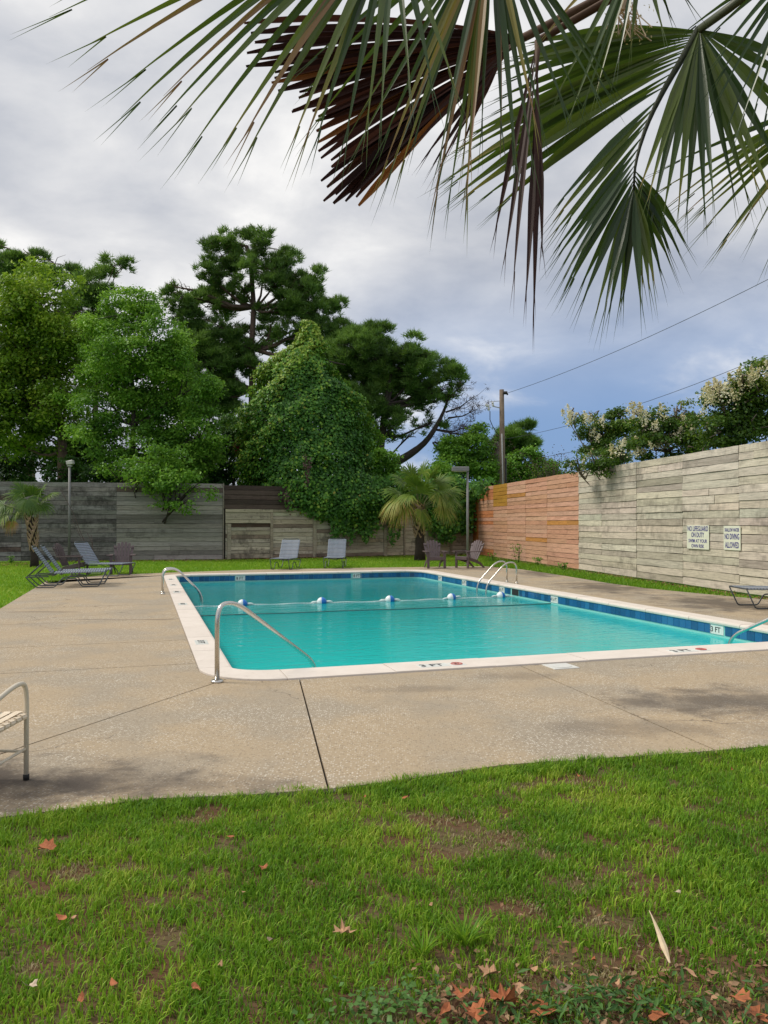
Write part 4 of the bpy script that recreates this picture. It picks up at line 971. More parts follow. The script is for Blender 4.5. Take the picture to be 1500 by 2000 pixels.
# vine-wrapped dead trunk, bare scrub
t = thing('dead_trunk', 'brown dead trunk wrapped in dry vines beside the utility pole', 'tree', base_of(967, 43.5)); mb = MB(); mb.tube([(0, 0, 0), (0.05, 0, 3.5), (.0, 0, 5.2), (.1, 0, 6.2)], [.45, .42, .32, .1], 9)
for k in range(60):
    a = random.uniform(0, 6.28); z = random.uniform(1.5, 5); mb.tube([(math.cos(a) * .44, math.sin(a) * .44, z), (math.cos(a + .3) * .5, math.sin(a + .3) * .5, z + .7), (math.cos(a + .5) * .42, math.sin(a + .5) * .42, z + 1.4)], .02, 3)
mb.build('trunk', M_barkl, t, True)
cs = np.stack([rng.normal(size=900) * .45, rng.normal(size=900) * .4, rng.uniform(3, 6.6, 900)], 1); leaves('dry_vines', cs, rng.normal(size=(900, 3)), rng.uniform(.1, .2, 900), M_needle_brown, t, rng.uniform(0, 1, 900), aspect=.3)
for (px, lab) in ((1085, 'bare brown scrub bush above the orange wall'), (1058, 'smaller bare scrub bush left of the tall bare one')):
    t = thing('bare_scrub', lab, 'bush', base_of(px, 41)); mb = MB(); tips = []
    for k in range(60):
        x = random.gauss(0, .5); h = random.uniform(3.4, 5.4 if px > 1070 else 4.6); pts = [(x * .3, random.gauss(0, .2), 1.5), (x * .7 + random.gauss(0, .1), random.gauss(0, .3), h * .7), (x * 1.2 + random.gauss(0, .2), random.gauss(0, .3), h)]
        mb.tube(pts, [.03, .02, .008], 3, cap=False); tips.append(pts[2]); tips.append(pts[1])
    mb.build('stems', M_twig, t); tp = np.array([q for q in tips for _ in range(14)]) + rng.normal(size=(len(tips) * 14, 3)) * .22; leaves('dry_leaves', tp, rng.normal(size=tp.shape), rng.uniform(.05, .12, len(tp)), M_needle_brown if px > 1070 else M_myrtle, t, rng.uniform(0, 1, len(tp)))

# ------------------------------------------------------------------ palms on the lawn
def strip(root, tip, wmax, ts, side, sag, n=7, fold=.25, blunt=.06, curl=0.0):
    """one leaflet: folded strip from root to tip; returns verts, faces"""
    root, tip = Vector(root), Vector(tip); d = tip - root; L = d.length; dn = d.normalized(); s = (side - dn * side.dot(dn)); s = s.normalized() if s.length > 1e-5 else dn.orthogonal().normalized()
    nr = dn.cross(s); v = []; f = []
    for i in range(n):
        t = i / (n - 1); p = root + d * t + Vector((0, 0, sag * L * 4 * t * (1 - t))) + s * curl * L * t * (1 - t)
        wd_ = wmax * (blunt + (1 - blunt) * min(1, t / ts)) if t < ts else wmax * max(blunt * (1 if blunt > .3 else .5), 1 - ((t - ts) / (1 - ts)) ** (1.15 if blunt < .3 else 6))
        wd_ *= .5
        v += [p - s * wd_ + nr * wd_ * fold, p, p + s * wd_ + nr * wd_ * fold]
        if i: o = (i - 1) * 3; f += [(o, o + 1, o + 4, o + 3), (o + 1, o + 2, o + 5, o + 4)]
    return v, f
def fan(center, axis, nrm, half, n, L, wid, droop, ts=.45):
    """list of strips (verts, faces, tone) for a small fan leaf"""
    axis = axis.normalized(); sd_ = nrm.cross(axis).normalized(); out = []
    for i in range(n):
        a = -half + 2 * half * i / (n - 1); dr = axis * math.cos(a) + sd_ * math.sin(a); l = L * (.72 + .28 * math.cos(a * .8)) * random.uniform(.92, 1.05)
        tip = center + dr * l + Vector((0, 0, -droop * l * random.uniform(.8, 1.3))) + nrm * random.uniform(-.05, .05) * l
        out.append(strip(center + dr * .03, tip, wid, ts, dr.cross(nrm), .10 + droop * .18, 5, .3))
    return out
def lawn_palm(name, label, base, trunk_pts, tr, boots, fr, dark_h):
    t = thing(name, label, 'palm', base); B0 = Vector(base)
    mb = MB(); mb.tube([Vector(p) for p in trunk_pts], [tr * q for q in (1.25, 1.0, .95, .9, .8)][:len(trunk_pts)], 12); mb.build('trunk', M_palmtrunk, t, True)
    # crossed leaf bases
    mb = MB(); z0, z1, rad, ax = boots
    for k in range(64):
        z = z0 + (z1 - z0) * k / 64; a = k * 2.4; c = Vector(ax(z)); rr_ = rad * (1 + .35 * (z - z0) / (z1 - z0)); o = Vector((math.cos(a), math.sin(a), 0)); sgn = 1 if k % 2 else -1; tn = Vector((-math.sin(a), math.cos(a), 0)) * sgn
        p0 = c + o * rr_ * .9 - tn * rr_ * .5; p1 = c + o * rr_ * 1.12 + Vector((0, 0, .10)); p2 = c + o * rr_ * 1.5 + tn * rr_ * .35 + Vector((0, 0, .24)); mb.tube([p0, p1, p2], [.05, .036, .014], 5, squash=.45)
    mb.build('leaf_bases', M_boot, t)
    for (ctr, axis, L, tone, mat, pet0) in fr:
        ctr, axis = Vector(ctr), Vector(axis); nrm = axis.cross(Vector((0, 0, 1))); nrm = nrm.normalized() if nrm.length > .1 else Vector((1, 0, 0)); nrm = nrm.cross(axis).normalized()
        nrm = (nrm + Vector((random.uniform(-.4, .4), random.uniform(-.9, -.2), 0))).normalized(); nrm = (nrm - axis.normalized() * nrm.dot(axis.normalized())).normalized()
        vs = []; fs = []; tt = []
        for v, f in fan(ctr, axis, nrm, 1.75, 30, L, L * .085, .28 if tone < .6 else .45, .4):
            o = len(vs); vs += v; fs += [tuple(i + o for i in q) for q in f]; b_ = tone + random.gauss(0, .1)
            for i in range(len(v)): tt.append(min(1, max(0, b_ + .35 * max(0, (i // 3) / 4 - .5))))
        np_mesh('frond', np.array([list(q) for q in vs]), np.array(fs), mat, t, np.array(tt))
        p0 = Vector(pet0); mb = MB(); mb.tube([p0, p0.lerp(ctr, .5) + Vector((0, 0, .08)), ctr], [.022, .016, .010], 5); mb.build('petiole', M_frond_stalk, t, True)
    return t
M_frond_stalk = simple('palm_stalk', (.14, .17, .05), .6, var=.2)
# centre palm
Yp = 32.2; bx = (820 - 750) / F * Yp; k = Yp / F
def loc(px, py, dy=0): q = D(px, py, Yp); return (q.x - bx, dy, q.z)
fr = []
spec = [(835, 960, .3, 0), (790, 945, -.4, .2), (855, 945, .5, .1), (805, 930, -.1, .45), (825, 925, .15, .2), (780, 965, -.6, .3), (872, 965, .6, .3), (812, 950, -.2, -.5), (840, 935, .2, -.4), (822, 965, 0, -.4)]
for (px, py, ax_, dy) in spec: fr.append((loc(px, py, dy), (ax_ * 1.5, dy * .5 - .15, 1.0 - abs(ax_) * .9), .95, .3, M_frond_y, loc(820, 995)))
for (px, py, ax_, az, tone, L) in [(778, 975, -1, -.5, .62, 1.0), (788, 985, -.7, -1, .75, .95), (800, 968, -.9, -.3, .45, .9), (768, 985, -.9, -.9, .7, .75), (822, 998, .35, -1, .5, .85), (858, 965, .5, -1, .5, .95), (865, 990, .75, -1, .55, .85), (872, 975, 1, -.4, .45, .8), (797, 978, -.3, -1, .8, .95), (850, 960, .9, .1, .35, .9)]:
    fr.append((loc(px, py, random.uniform(-.6, .1)), (ax_, -.25, az), L * .95, tone, M_frond_y, loc(820, 995)))
lawn_palm('cabbage_palm', 'shaggy fan palm with yellowing skirt in the middle of the back lawn', (bx, Yp, 0), [(0, 0, -.02), (0, 0, .5), (.0, 0, 1.0), (-.02, 0, 1.6), (0, 0, 2.2)], .20, (.88, 2.25, .17, lambda z: (-.03 * z, 0, z)), fr, .9)
Yp = 27.5; bx = (68 - 750) / F * Yp
def loc(px, py, dy=0): q = D(px, py, Yp); return (q.x - bx, dy, q.z)
fr = []
for (px, py, ax_, az, tone, L, mt) in [(62, 968, 0, 1, .1, .55, M_frond_y), (50, 962, -.4, 1, .1, .6, M_frond_y), (35, 970, -1, .5, .1, .65, M_frond_y), (95, 968, 1, .35, .35, .5, M_frond_y), (78, 965, .5, .8, .15, .6, M_frond_y), (20, 990, -1, 0, .3, .6, M_frond_y),
                                       (28, 1002, -.5, -.9, .45, .6, M_frond_y), (5, 985, -1, -.2, .15, .6, M_frond_y), (10, 1005, -.7, -.8, .4, .6, M_frond_y), (45, 985, -.3, -1, .2, .55, M_frond_y), (80, 985, .6, -.5, .1, .5, M_frond_y), (27, 1018, -.05, -1, .95, .35, M_frond_y), (60, 975, .2, -.4, .05, .6, M_frond_y)]:
    fr.append((loc(px, py, random.uniform(-.3, .3)), (ax_, -.2, az), L * 1.1, tone, mt, loc(60, 1010)))
lawn_palm('young_palm', 'young leaning fan palm at the left edge in front of the black fence', (bx, Yp, 0), [(0, 0, -.02), (0, 0, .3), (-.02, 0, .6), (-.08, 0, 1.2), (-.15, 0, 1.75)], .13, (.50, 1.72, .12, lambda z: (-.09 * z + .02, 0, z)), fr, .5)

# ------------------------------------------------------------------ street furniture: lamps, pole, wires
q = G(135, 1096); t = thing('lamp_post', 'thin grey lamp post with a small floodlight box in front of the black fence', 'lamp post', q); k = q.y / F
top = D(135, 905, q.y).z; mb = MB(); mb.tube([(0, 0, 0), (0, 0, top - .12)], .05, 10); mb.build('pole', M_lamp, t, True)
mb = MB(); mb.box((0, 0, .01), (.22, .22, .02)); mb.build('base_plate', M_lamp, t)
mb = MB(); mb.box((0, 0, top - .10), (.16, .14, .07), bev=.01); mb.build('bracket', M_lampl, t)
mb = MB(); mb.box((.03, -.02, top + .03), (.27, .20, .17), bev=.02, M=Matrix.Rotation(-.2, 4, 'Y')); o = mb.build('floodlight', M_lampl, t); mb = MB(); mb.box((.03, -.125, top + .03), (.22, .012, .12)); mb.build('lens', M_glass, o)
q = G(913.5, 1103); t = thing('lamp_post', 'slim grey lamp post with a flat shoebox head beside the right brown chairs', 'lamp post', q)
top = D(913, 921, q.y).z; mb = MB(); mb.tube([(0, 0, 0), (0, 0, top)], [.05, .042], 10); mb.build('pole', M_lamp, t, True)
mb = MB(); mb.box((0, 0, .01), (.2, .2, .02)); mb.build('base_plate', M_lamp, t)
mb = MB(); mb.box((-.27, 0, top + .09), (.62, .34, .17), bev=.02); o = mb.build('lamp_head', M_lamp, t); mb = MB(); mb.box((-.27, 0, top + .002), (.5, .26, .012)); mb.build('lens', M_glass, o)
Yq = 42.0; b = base_of(981.5, Yq); t = thing('utility_pole', 'wooden utility pole with insulators behind the orange wall', 'utility pole', b); top = D(980, 761, Yq).z
mb = MB(); mb.tube([(0.03, 0, 0), (0, 0, top * .5), (-.03, 0, top)], [.19, .16, .125], 12); mb.build('pole', M_pole, t, True)
def lp(px, py, dy=0): q = D(px, py, Yq); return (q.x - b[0], dy, q.z)
mb = MB(); mb.tube([lp(979, 848, -.2), lp(981, 940, -.2), lp(981, 1010, -.2)], .035, 8); mb.build('conduit', M_galv, t, True)
mb = MB(); mb.tube([lp(987, 895, -.05), lp(988, 1010, -.05)], .06, 8); mb.build('cable_riser', M_blackrub, t, True)
mb = MB(); mb.tube([lp(983, 768, -.1), lp(990, 768, -.15)], .09, 8); mb.tube([lp(988, 766, -.1), lp(991, 772, -.1)], .05, 6); mb.build('wire_clamp', M_blackrub, t)
mb = MB(); mb.tube([lp(978, 797), lp(965, 794)], .03, 5); mb.tube([lp(978, 783), lp(955, 785)], .018, 5); mb.build('crossarm', M_galv, t)
for (x, y0_, y1_) in ((963.5, 785, 795), (955, 790, 803), (951, 789, 795)):
    mb = MB(); p0, p1 = Vector(lp(x, y1_, -.05)), Vector(lp(x - 2, y0_, -.05)); mb.tube([p0, p0.lerp(p1, .3), p0.lerp(p1, .5), p0.lerp(p1, .8), p1], [.03, .07, .045, .07, .03], 8); mb.build('insulator', M_ceramic, t)
mb = MB(); mb.tube([lp(957, 803), lp(957, 820), lp(962, 832), lp(968, 842), lp(976, 852)], .022, 4); mb.build('drop_wire', M_wire, t)
def wire(label, a, b_, sag, r=.014):
    a, b_ = Vector(a), Vector(b_); m = MB(); m.tube([(a.lerp(b_, i / 16) - a) - Vector((0, 0, sag * 4 * (i / 16) * (1 - i / 16))) for i in range(17)], r, 5); o = m.build('overhead_wire', M_wire, loc=a); tag(o, label, 'wire', 'overhead wires'); return o
wire('upper overhead wire running from the pole top to the right edge', D(987, 769, 42), D(1650, 468, 24), .35, .011)
wire('middle overhead wire passing behind the crape myrtles', D(984, 858, 42), D(1640, 632, 25), .5, .010)
wire('lowest short overhead wire just above the orange wall', D(1060, 893, 44), D(1600, 760, 30), .2, .012)

# ------------------------------------------------------------------ pool rails, ladders, floats
def rail(mb, base, dirv, reach, h, end_z, r=.024, up_in=.10, knee=.09):
    base = Vector(base); d = Vector(dirv).normalized()
    pts = [base, base + Z * (h - .14), base + Z * (h + .02) + d * .12, base + Z * (h - .05) + d * .34, base + d * (reach - .04) + Z * (end_z + knee + .18), base + d * reach + Z * (end_z - .25)]
    pts = [base, base + Z * (h - .02), base + d * .22 + Z * (h + .0), base + d * (reach - .03) + Z * (end_z + .16), base + d * reach + Z * (end_z - .4)]
    mb.tube(bend(pts, .17, 7), r, 12)
def flange(parent, p, r=.062):
    mb = MB(); mb.lathe([(r, 0), (r, .016), (r * .8, .026), (r * .5, .028)], 16, p); mb.build('flange', M_steel, parent, True)
b = G(424, 1332.5); t = thing('handrail', 'large steel handrail at the near left corner of the pool', 'handrail', b)
dd_ = (V * .78 + U * .62).normalized(); mb = MB()
pts = [Vector((0, 0, 0)), Vector((0, 0, .755)), dd_ * .26 + Z * .755, dd_ * 1.52 + Z * -.05, dd_ * 1.56 + Z * -.6]
mb.tube(bend(pts, .2, 8), .0245, 14); mb.build('rail', M_steel, t, True); flange(t, (0, 0, 0))
b = P(PW - .1 + .22, -.25); b = Vector((6.15, 9.85, 0)); t = thing('handrail', 'steel handrail sloping down at the right edge of the frame', 'handrail', b)
end = G(1421, 1252, -.16); dv = (end - b); dv.z = 0; rl = dv.length; dv.normalize(); mb = MB()
pts = [Vector((0, 0, 0)), Vector((0, 0, .72)), dv * .26 + Z * .72, dv * (rl - .02) + Z * -.10, dv * rl + Z * -.65]
mb.tube(bend(pts, .2, 8), .0245, 14); mb.build('rail', M_steel, t, True); flange(t, (0, 0, 0))
def ladder(label, b1, sep_, dv, reach, h, name='pool_ladder'):
    t = thing(name, label, 'ladder', b1)
    for k in (0, 1):
        o = sep_ * k; mb = MB(); pts = [o, o + Z * (h - .02), o + dv * .30 + Z * (h - .01), o + dv * reach + Z * -.02, o + dv * reach + Z * -1.0]
        mb.tube(bend(pts, .19, 7), .021, 12); mb.build('rail', M_steel, t, True); flange(t, o, .05)
    for z in (-.45, -.75):
        mb = MB(); mb.box(sep_ * .5 + dv * (reach + .0) + Z * z, (sep_.length, .09, .03), bev=.008, M=Matrix.Rotation(math.atan2(sep_.y, sep_.x), 4, 'Z')); mb.build('tread', M_steel, t)
    return t
b1 = G(1009, 1139.8); ladder('two-rail steel ladder on the far right side of the pool', b1, U * .55, -V, .86, .56)
b1 = G(318, 1160.5); ladder('steel ladder seen end-on at the left side of the pool', b1, U * .42, V, .84, .56)
# float line
t = thing('float_rope', 'white float rope stretched across the pool between the buoys', 'rope', P(WS + .05, 9.3, WL))
mb = MB(); L_ = PW - 2 * WS - .1
for ph in (0, math.pi):
    pts = [V * (L_ * i / 420) + (Z * math.cos(i * .9 + ph) + U * math.sin(i * .9 + ph)) * .008 + Z * (.008 + .006 * math.sin(i * .11)) + U * .05 * math.sin(i * .02) for i in range(421)]; mb.tube(pts, .0065, 4)
mb.build('rope', M_rope, t)
where = ['buoy behind the near handrail, first from the left', 'second buoy from the left, below the left chair', 'middle one of the five blue and white buoys', 'fourth buoy, right of the middle of the pool', 'buoy beside the far right ladder']
proto = None
for i, a in enumerate((1.5, 3.25, 4.84, 6.39, 7.69)):
    p = P(a, 9.3 + .05 * math.sin(a * 1.02), WL + .035); lab = 'blue and white ' + where[i] if i != 2 else where[i]
    if proto is None:
        proto = thing('lane_buoy', lab, 'buoy', p, TH, 'buoys on the float rope'); n = 14; pr = [(.10 * math.sin(math.pi * j / 16), -.10 * math.cos(math.pi * j / 16)) for j in range(0, 9)]
        mb = MB(); mb.lathe([(max(.001, r_), z_ * 1.08) for r_, z_ in pr], 20, M=Matrix.Rotation(math.pi / 2, 4, 'Y')); h1 = mb.build('white_half', M_float_w, proto, True)
        mb = MB(); mb.lathe([(max(.001, r_), z_ * 1.08) for r_, z_ in pr], 20, M=Matrix.Rotation(-math.pi / 2, 4, 'Y')); h2 = mb.build('blue_half', M_float_b, proto, True)
        mb = MB(); mb.tube([(-.24, 0, -.01), (-.19, 0, 0), (-.105, 0, 0)], [.012, .02, .022], 8); mb.tube([(.24, 0, -.01), (.19, 0, 0), (.105, 0, 0)], [.012, .02, .022], 8); h3 = mb.build('rope_collar', M_rope, proto, True); hs = [h1, h2, h3]
    else:
        r_ = proto.copy(); C.objects.link(r_); r_.location = p; r_['label'] = lab
        for h_ in hs: c = h_.copy(); C.objects.link(c); c.parent = r_
        r_.rotation_euler = (random.uniform(-.2, .2), random.uniform(-.12, .12), TH + random.uniform(-.25, .25))
mb = MB(); mb.tube([V * (PW - 2 * WS) * i / 20 + U * .03 * math.sin(i) for i in range(21)], .012, 5); o = mb.build('dark_rope', M_cord, loc=P(WS, 7.62, WL + .004)); tag(o, 'thin dark rope across the water in front of the buoys', 'rope')
b = G(1095, 1302); t = thing('skimmer_lid', 'square white skimmer lid set in the deck beside the front coping', 'lid', b, TH)
mb = MB(); mb.box((0, 0, .003), (.30, .28, .012), bev=.003); mb.build('frame', M_lid, t); mb = MB(); mb.lathe([(.115, 0), (.115, .004), (.108, .006)], 24, (0, 0, .0095)); mb.build('round_cover', M_lid, t)

# ------------------------------------------------------------------ loungers and chairs
def make_chaise(label, mat):
    t = thing('strap_lounger', label, 'lounger', (0, 0, 0), group='strap loungers round the pool'); hw = .31
    hinge = Vector((.57, 0, .355)); topb = Vector((.13, 0, 1.0))
    for s in (-1, 1):
        y = s * hw; mb = MB(); mb.tube(bend([(1.78, y, .36), (1.62, y, .022), (1.24, y, .022), (1.12, y, .22), (.79, y, .22), (.63, y, .022), (.24, y, .022), (0, y, .27), (.5, y, .28)], .05, 3), .013, 8); mb.build('leg_frame', M_frame, t, True)
    mb = MB(); mb.tube(bend([(.5, -hw, .355), (1.80, -hw, .375), (1.80, hw, .375), (.5, hw, .355)], .06, 4), .014, 8); mb.tube([(0, -hw, .27), (0, hw, .27)], .012, 6); mb.tube([(1.0, -hw, .35), (1.0, 0, .27), (1.0, hw, .35)], .01, 6); mb.build('seat_frame', M_frame, t, True)
    mb = MB(); mb.tube(bend([(hinge.x, -hw + .02, hinge.z), (topb.x, -hw + .02, topb.z), (topb.x, hw - .02, topb.z), (hinge.x, hw - .02, hinge.z)], .07, 4), .014, 8)
    for s in (-1, 1): mb.tube([(.02, s * (hw - .03), .28), hinge.lerp(topb, .42) + Vector((-.01, s * (hw - .03), 0))], .010, 6)
    mb.build('backrest_frame', M_frame, t, True)
    mb = MB(); n = 9
    pr = [(-hw - .018, -.004), (-hw - .012, .012), (-hw + .02, .016), (-.1, .006), (.1, .006), (hw - .02, .016), (hw + .012, .012), (hw + .018, -.004), (hw + .010, -.018), (-hw - .010, -.018)]
    vs = []; w_ = .021
    for x in (-w_, w_): vs += [(x, y, z) for y, z in pr]
    k = len(pr); fs = [(i, i + 1, k + i + 1, k + i) for i in range(7)] + [(7, 8, k + 8, k + 7), (9, 0, k, k + 9)]
    st = mesh_obj('strap', vs, fs, mat, t); me = st.data; st.location = (1.74, 0, .373)
    for i in range(1, 20): o = link(bpy.data.objects.new('strap', me), t); o.location = (1.74 - i * .058, 0, .373 - i * .0009)
    d = (topb - hinge); L = d.length; ang = math.atan2(d.z, -d.x)
    for i in range(13): o = link(bpy.data.objects.new('strap', me), t); q = hinge + d * ((i + .6) / 13.8); o.location = q; o.rotation_euler = (0, ang, 0)
    return t
def make_adirondack(label):
    t = thing('adirondack_chair', label, 'chair', (0, 0, 0), group='brown adirondack chairs'); m = M_resin
    for i in range(6):       # back slats, fanned
        x = (i - 2.5); w0, w1 = .068, .088; b0 = Vector((x * .073, .20, .30)); tp = Vector((x * .108, .46, .97 - .018 * x * x)); vs = []; fs = []
        for (c, w_) in ((b0, w0), (b0.lerp(tp, .5), (w0 + w1) / 2), (b0.lerp(tp, .9), w1), (tp, w1 * .62)):
            for dy in (-.011, .011): vs += [c + Vector((-w_ / 2, dy, 0)), c + Vector((w_ / 2, dy, 0))]
        for k in range(3): o = k * 4; fs += [(o, o + 1, o + 5, o + 4), (o + 2, o + 6, o + 7, o + 3), (o, o + 4, o + 6, o + 2), (o + 1, o + 3, o + 7, o + 5)]
        fs += [(0, 2, 3, 1), (12, 13, 15, 14)]; mesh_obj('back_slat', vs, fs, m, t)
    mb = MB(); mb.box((0, .31, .55), (.50, .02, .06), bev=.004, M=Matrix.Rotation(-.36, 4, 'X')); mb.box((0, .405, .80), (.60, .02, .05), bev=.004, M=Matrix.Rotation(-.36, 4, 'X')); mb.build('back_brace', m, t)
    for i in range(5):       # seat slats
        y = -.30 + i * .115; z = .385 - .028 * i; mb = MB(); mb.box((0, y, z), (.50, .102, .022), bev=.005, M=Matrix.Rotation(-.24, 4, 'X')); mb.build('seat_slat', m, t)
    mb = MB(); mb.box((0, -.365, .345), (.56, .022, .11), bev=.006); mb.build('apron', m, t)
    for s in (-1, 1):
        mb = MB(); mb.box((s * .285, -.33, .28), (.085, .04, .56), bev=.008); mb.build('leg', m, t)
        vs = []; fs = []; pr = [(-.38, .385), (.0, .31), (.30, .20), (.52, 0.0), (.44, 0.0), (.22, .14), (-.05, .22), (-.38, .30)]
        for x in (s * .262 - .014, s * .262 + .014): vs += [(x, y, z) for y, z in pr]
        k = len(pr); fs = [(i, (i + 1) % k, k + (i + 1) % k, k + i) for i in range(k)] + [(0, 7, 6, 1), (1, 6, 5, 2), (2, 5, 4, 3), (k, k + 1, k + 6, k + 7), (k + 1, k + 2, k + 5, k + 6), (k + 2, k + 3, k + 4, k + 5)]; mesh_obj('leg', vs, fs, m, t)
        vs = []; pr = [(-.42, .05), (-.43, .075), (-.30, .085), (0, .062), (.30, .045), (.36, .02)]; top = []
        for z in (.565, .59): vs += [(s * .33 - w_, y, z) for y, w_ in pr] + [(s * .33 + w_, y, z) for y, w_ in pr[::-1]]
        k = 12; fs = [tuple(range(k))[::-1], tuple(range(k, 2 * k))] + [(i, (i + 1) % k, k + (i + 1) % k, k + i) for i in range(k)]; mesh_obj('armrest', vs, fs, m, t)
    return t
def place_all(maker_proto, items):
    allobj = list(bpy.data.objects)
    for (loc_, rz, lab) in items: copy_tree(maker_proto, loc_, rz, lab, allobj)
ch = make_chaise('grey strap lounger nearest the camera in the pair at the left lawn edge', M_strap)
rzA = R(19); a = G(77, 1149.5)
def chaise_at(anchor, lx, ly, rz): M = Matrix.Rotation(rz, 3, 'Z'); return anchor - M @ Vector((lx, ly, 0))
A0 = chaise_at(a, .30, -.31, rzA); ch.location = A0; ch.rotation_euler.z = rzA
M = Matrix.Rotation(rzA, 3, 'Z'); fC = G(230, 1126.5)
place_all(ch, [(A0 + M @ Vector((.12, .78, 0)), rzA, 'grey strap lounger behind its near twin at the left lawn edge'),
               (chaise_at(fC, 1.6, -.31, R(-14)), R(-14), 'strap lounger with its wide back turned to the camera beside the left brown chairs'),
               (chaise_at(G(548, 1113), 1.6, 0, R(-97)), R(-97), 'strap lounger facing the pool in front of the beige fence, the left one of two'),
               (chaise_at(G(651, 1110.5), 1.6, 0, R(-92)), R(-92), 'strap lounger facing the pool in front of the hanging ivy, the right one of two'),
               (chaise_at(G(1476, 1191), 1.62, .31, R(183)), R(183), 'dark strap lounger cut off by the right edge below the signs')])
ad = make_adirondack('brown adirondack chair facing the camera behind the left ladder'); q = G(231, 1122); ad.location = q + Vector((0, .35, 0)); ad.rotation_euler.z = R(12)
place_all(ad, [(G(133, 1126) + Vector((0, .3, 0)), R(88), 'brown adirondack chair seen side-on among the left loungers'),
               (G(850, 1110.5) + Vector((0, .33, 0)), R(8), 'brown adirondack chair facing the pool beside the shaggy palm'),
               (G(915, 1110) + Vector((.05, .3, 0)), R(-52), 'brown adirondack chair turned left beside the right lamp post')])
# cream strap chair at the left edge
foot = G(51, 1523); t = thing('cream_patio_chair', 'cream tube patio chair with woven vinyl seat cut off by the left edge', 'chair', foot, R(84)); t.scale = (1, -1, 1) 
# local: +x = front of the chair pointing from back to front; this foot is the front-left one
Wd = .56; Dp = .52; 
for s, y in ((0, 0), (1, -Wd)):
    mb = MB(); mb.tube(bend([(0, y, 0), (0, y, .575), (-.10, y, .60), (-.50, y, .49), (-.62, y, .86)], .13, 7), .0145, 12); mb.build('arm_frame', M_cream, t, True)
    mb = MB(); mb.tube(bend([(-.5, y, 0), (-.47, y, .46)], .05, 3), .0145, 10); mb.build('leg', M_cream, t, True)
    mb = MB(); mb.tube([(0, y, .19), (-.485, y, .17)], .009, 8); mb.build('stretcher', M_cream, t, True)
    for x in (0, -.5): mb = MB(); mb.lathe([(.018, 0), (.019, .03), (.0155, .035)], 10, (x, y, 0)); mb.build('foot_cap', M_blackrub, t, True)
mb = MB(); mb.tube([(-.01, 0, .39), (-.01, -Wd, .39)], .013, 10); mb.tube([(-.01, 0, .39), (-.50, 0, .36)], .013, 10); mb.tube([(-.01, -Wd, .39), (-.50, -Wd, .36)], .013, 10); mb.tube([(-.50, 0, .36), (-.50, -Wd, .36)], .012, 8); mb.tube([(0, 0, .17), (0, -Wd, .17)], .009, 8); mb.build('seat_frame', M_cream, t, True)
for i in range(8):
    x = -.045 - i * .058; z = .388 - i * .0035; mb = MB(); v, f = [], []
    for k in range(9): y = .018 - (Wd + .036) * k / 8; v += [(x - .022, y, z + .016 + .004 * math.sin(k * math.pi + i * math.pi) - .012 * math.sin(math.pi * k / 8)), (x + .022, y, z + .016 + .004 * math.sin(k * math.pi + i * math.pi) - .012 * math.sin(math.pi * k / 8))]
    f = [(2 * k, 2 * k + 1, 2 * k + 3, 2 * k + 2) for k in range(8)]; mb.add(v, f); mb.tube([(x - .021, 0, z), (x + .021, 0, z)], .020, 8); mb.tube([(x - .021, -Wd, z), (x + .021, -Wd, z)], .020, 8); mb.build('strap', M_creamvinyl, t)
for i in range(8):
    y = -.05 - i * .066; v = []
    for k in range(9): x = .008 - .52 * k / 8; z = .392 - .03 * k / 8 + .018 - .004 * math.sin(k * math.pi + i * math.pi) - .012 * math.sin(math.pi * (i + .5) / 8); v += [(x, y - .022, z + .003), (x, y + .022, z + .003)]
    mb = MB(); mb.add(v, [(2 * k, 2 * k + 1, 2 * k + 3, 2 * k + 2) for k in range(8)]); mb.tube([(-.01, y - .021, .39), (-.01, y + .021, .39)], .020, 8); mb.build('strap', M_creamvinyl, t)
for i in range(7): z = .50 + i * .055; x = -.505 - i * .018; mb = MB(); mb.box((x, -Wd / 2, z), (.005, Wd + .03, .042)); mb.build('strap', M_creamvinyl, t)

# ------------------------------------------------------------------ lawn blades
def blades(name, pts, h, wdt, tint, bendk=.6, zb=-.03):
    n = len(pts); a = rng.uniform(0, 2 * math.pi, n); d = np.stack([np.cos(a), np.sin(a), np.zeros(n)], 1); s = np.stack([-np.sin(a + rng.normal(size=n) * .5), np.cos(a), np.zeros(n)], 1)
    b0 = np.concatenate([pts, np.full((n, 1), zb)], 1); bk = (rng.uniform(.15, 1.0, n) * bendk)[:, None]; H = h[:, None]; Wc = wdt[:, None] * .5; up_ = np.array([0, 0, 1.0])
    m = b0 + up_ * H * .55 + d * H * bk * .35; tp = b0 + up_ * H * (1 - .35 * bk) + d * H * bk * 1.05
    Vv = np.stack([b0 - s * Wc, b0 + s * Wc, m - s * Wc * .85, m + s * Wc * .85, tp], 1).reshape(-1, 3); i = np.arange(n)[:, None] * 5
    Fq = np.concatenate([i + np.array([[0, 1, 3]]), i + np.array([[0, 3, 2]]), i + np.array([[2, 3, 4]])], 0)
    o = np_mesh(name, Vv, Fq, M_grass, None, np.repeat(tint, 5)); return o
def gpt(px, py): q = G(px, py); return (q.x, q.y)
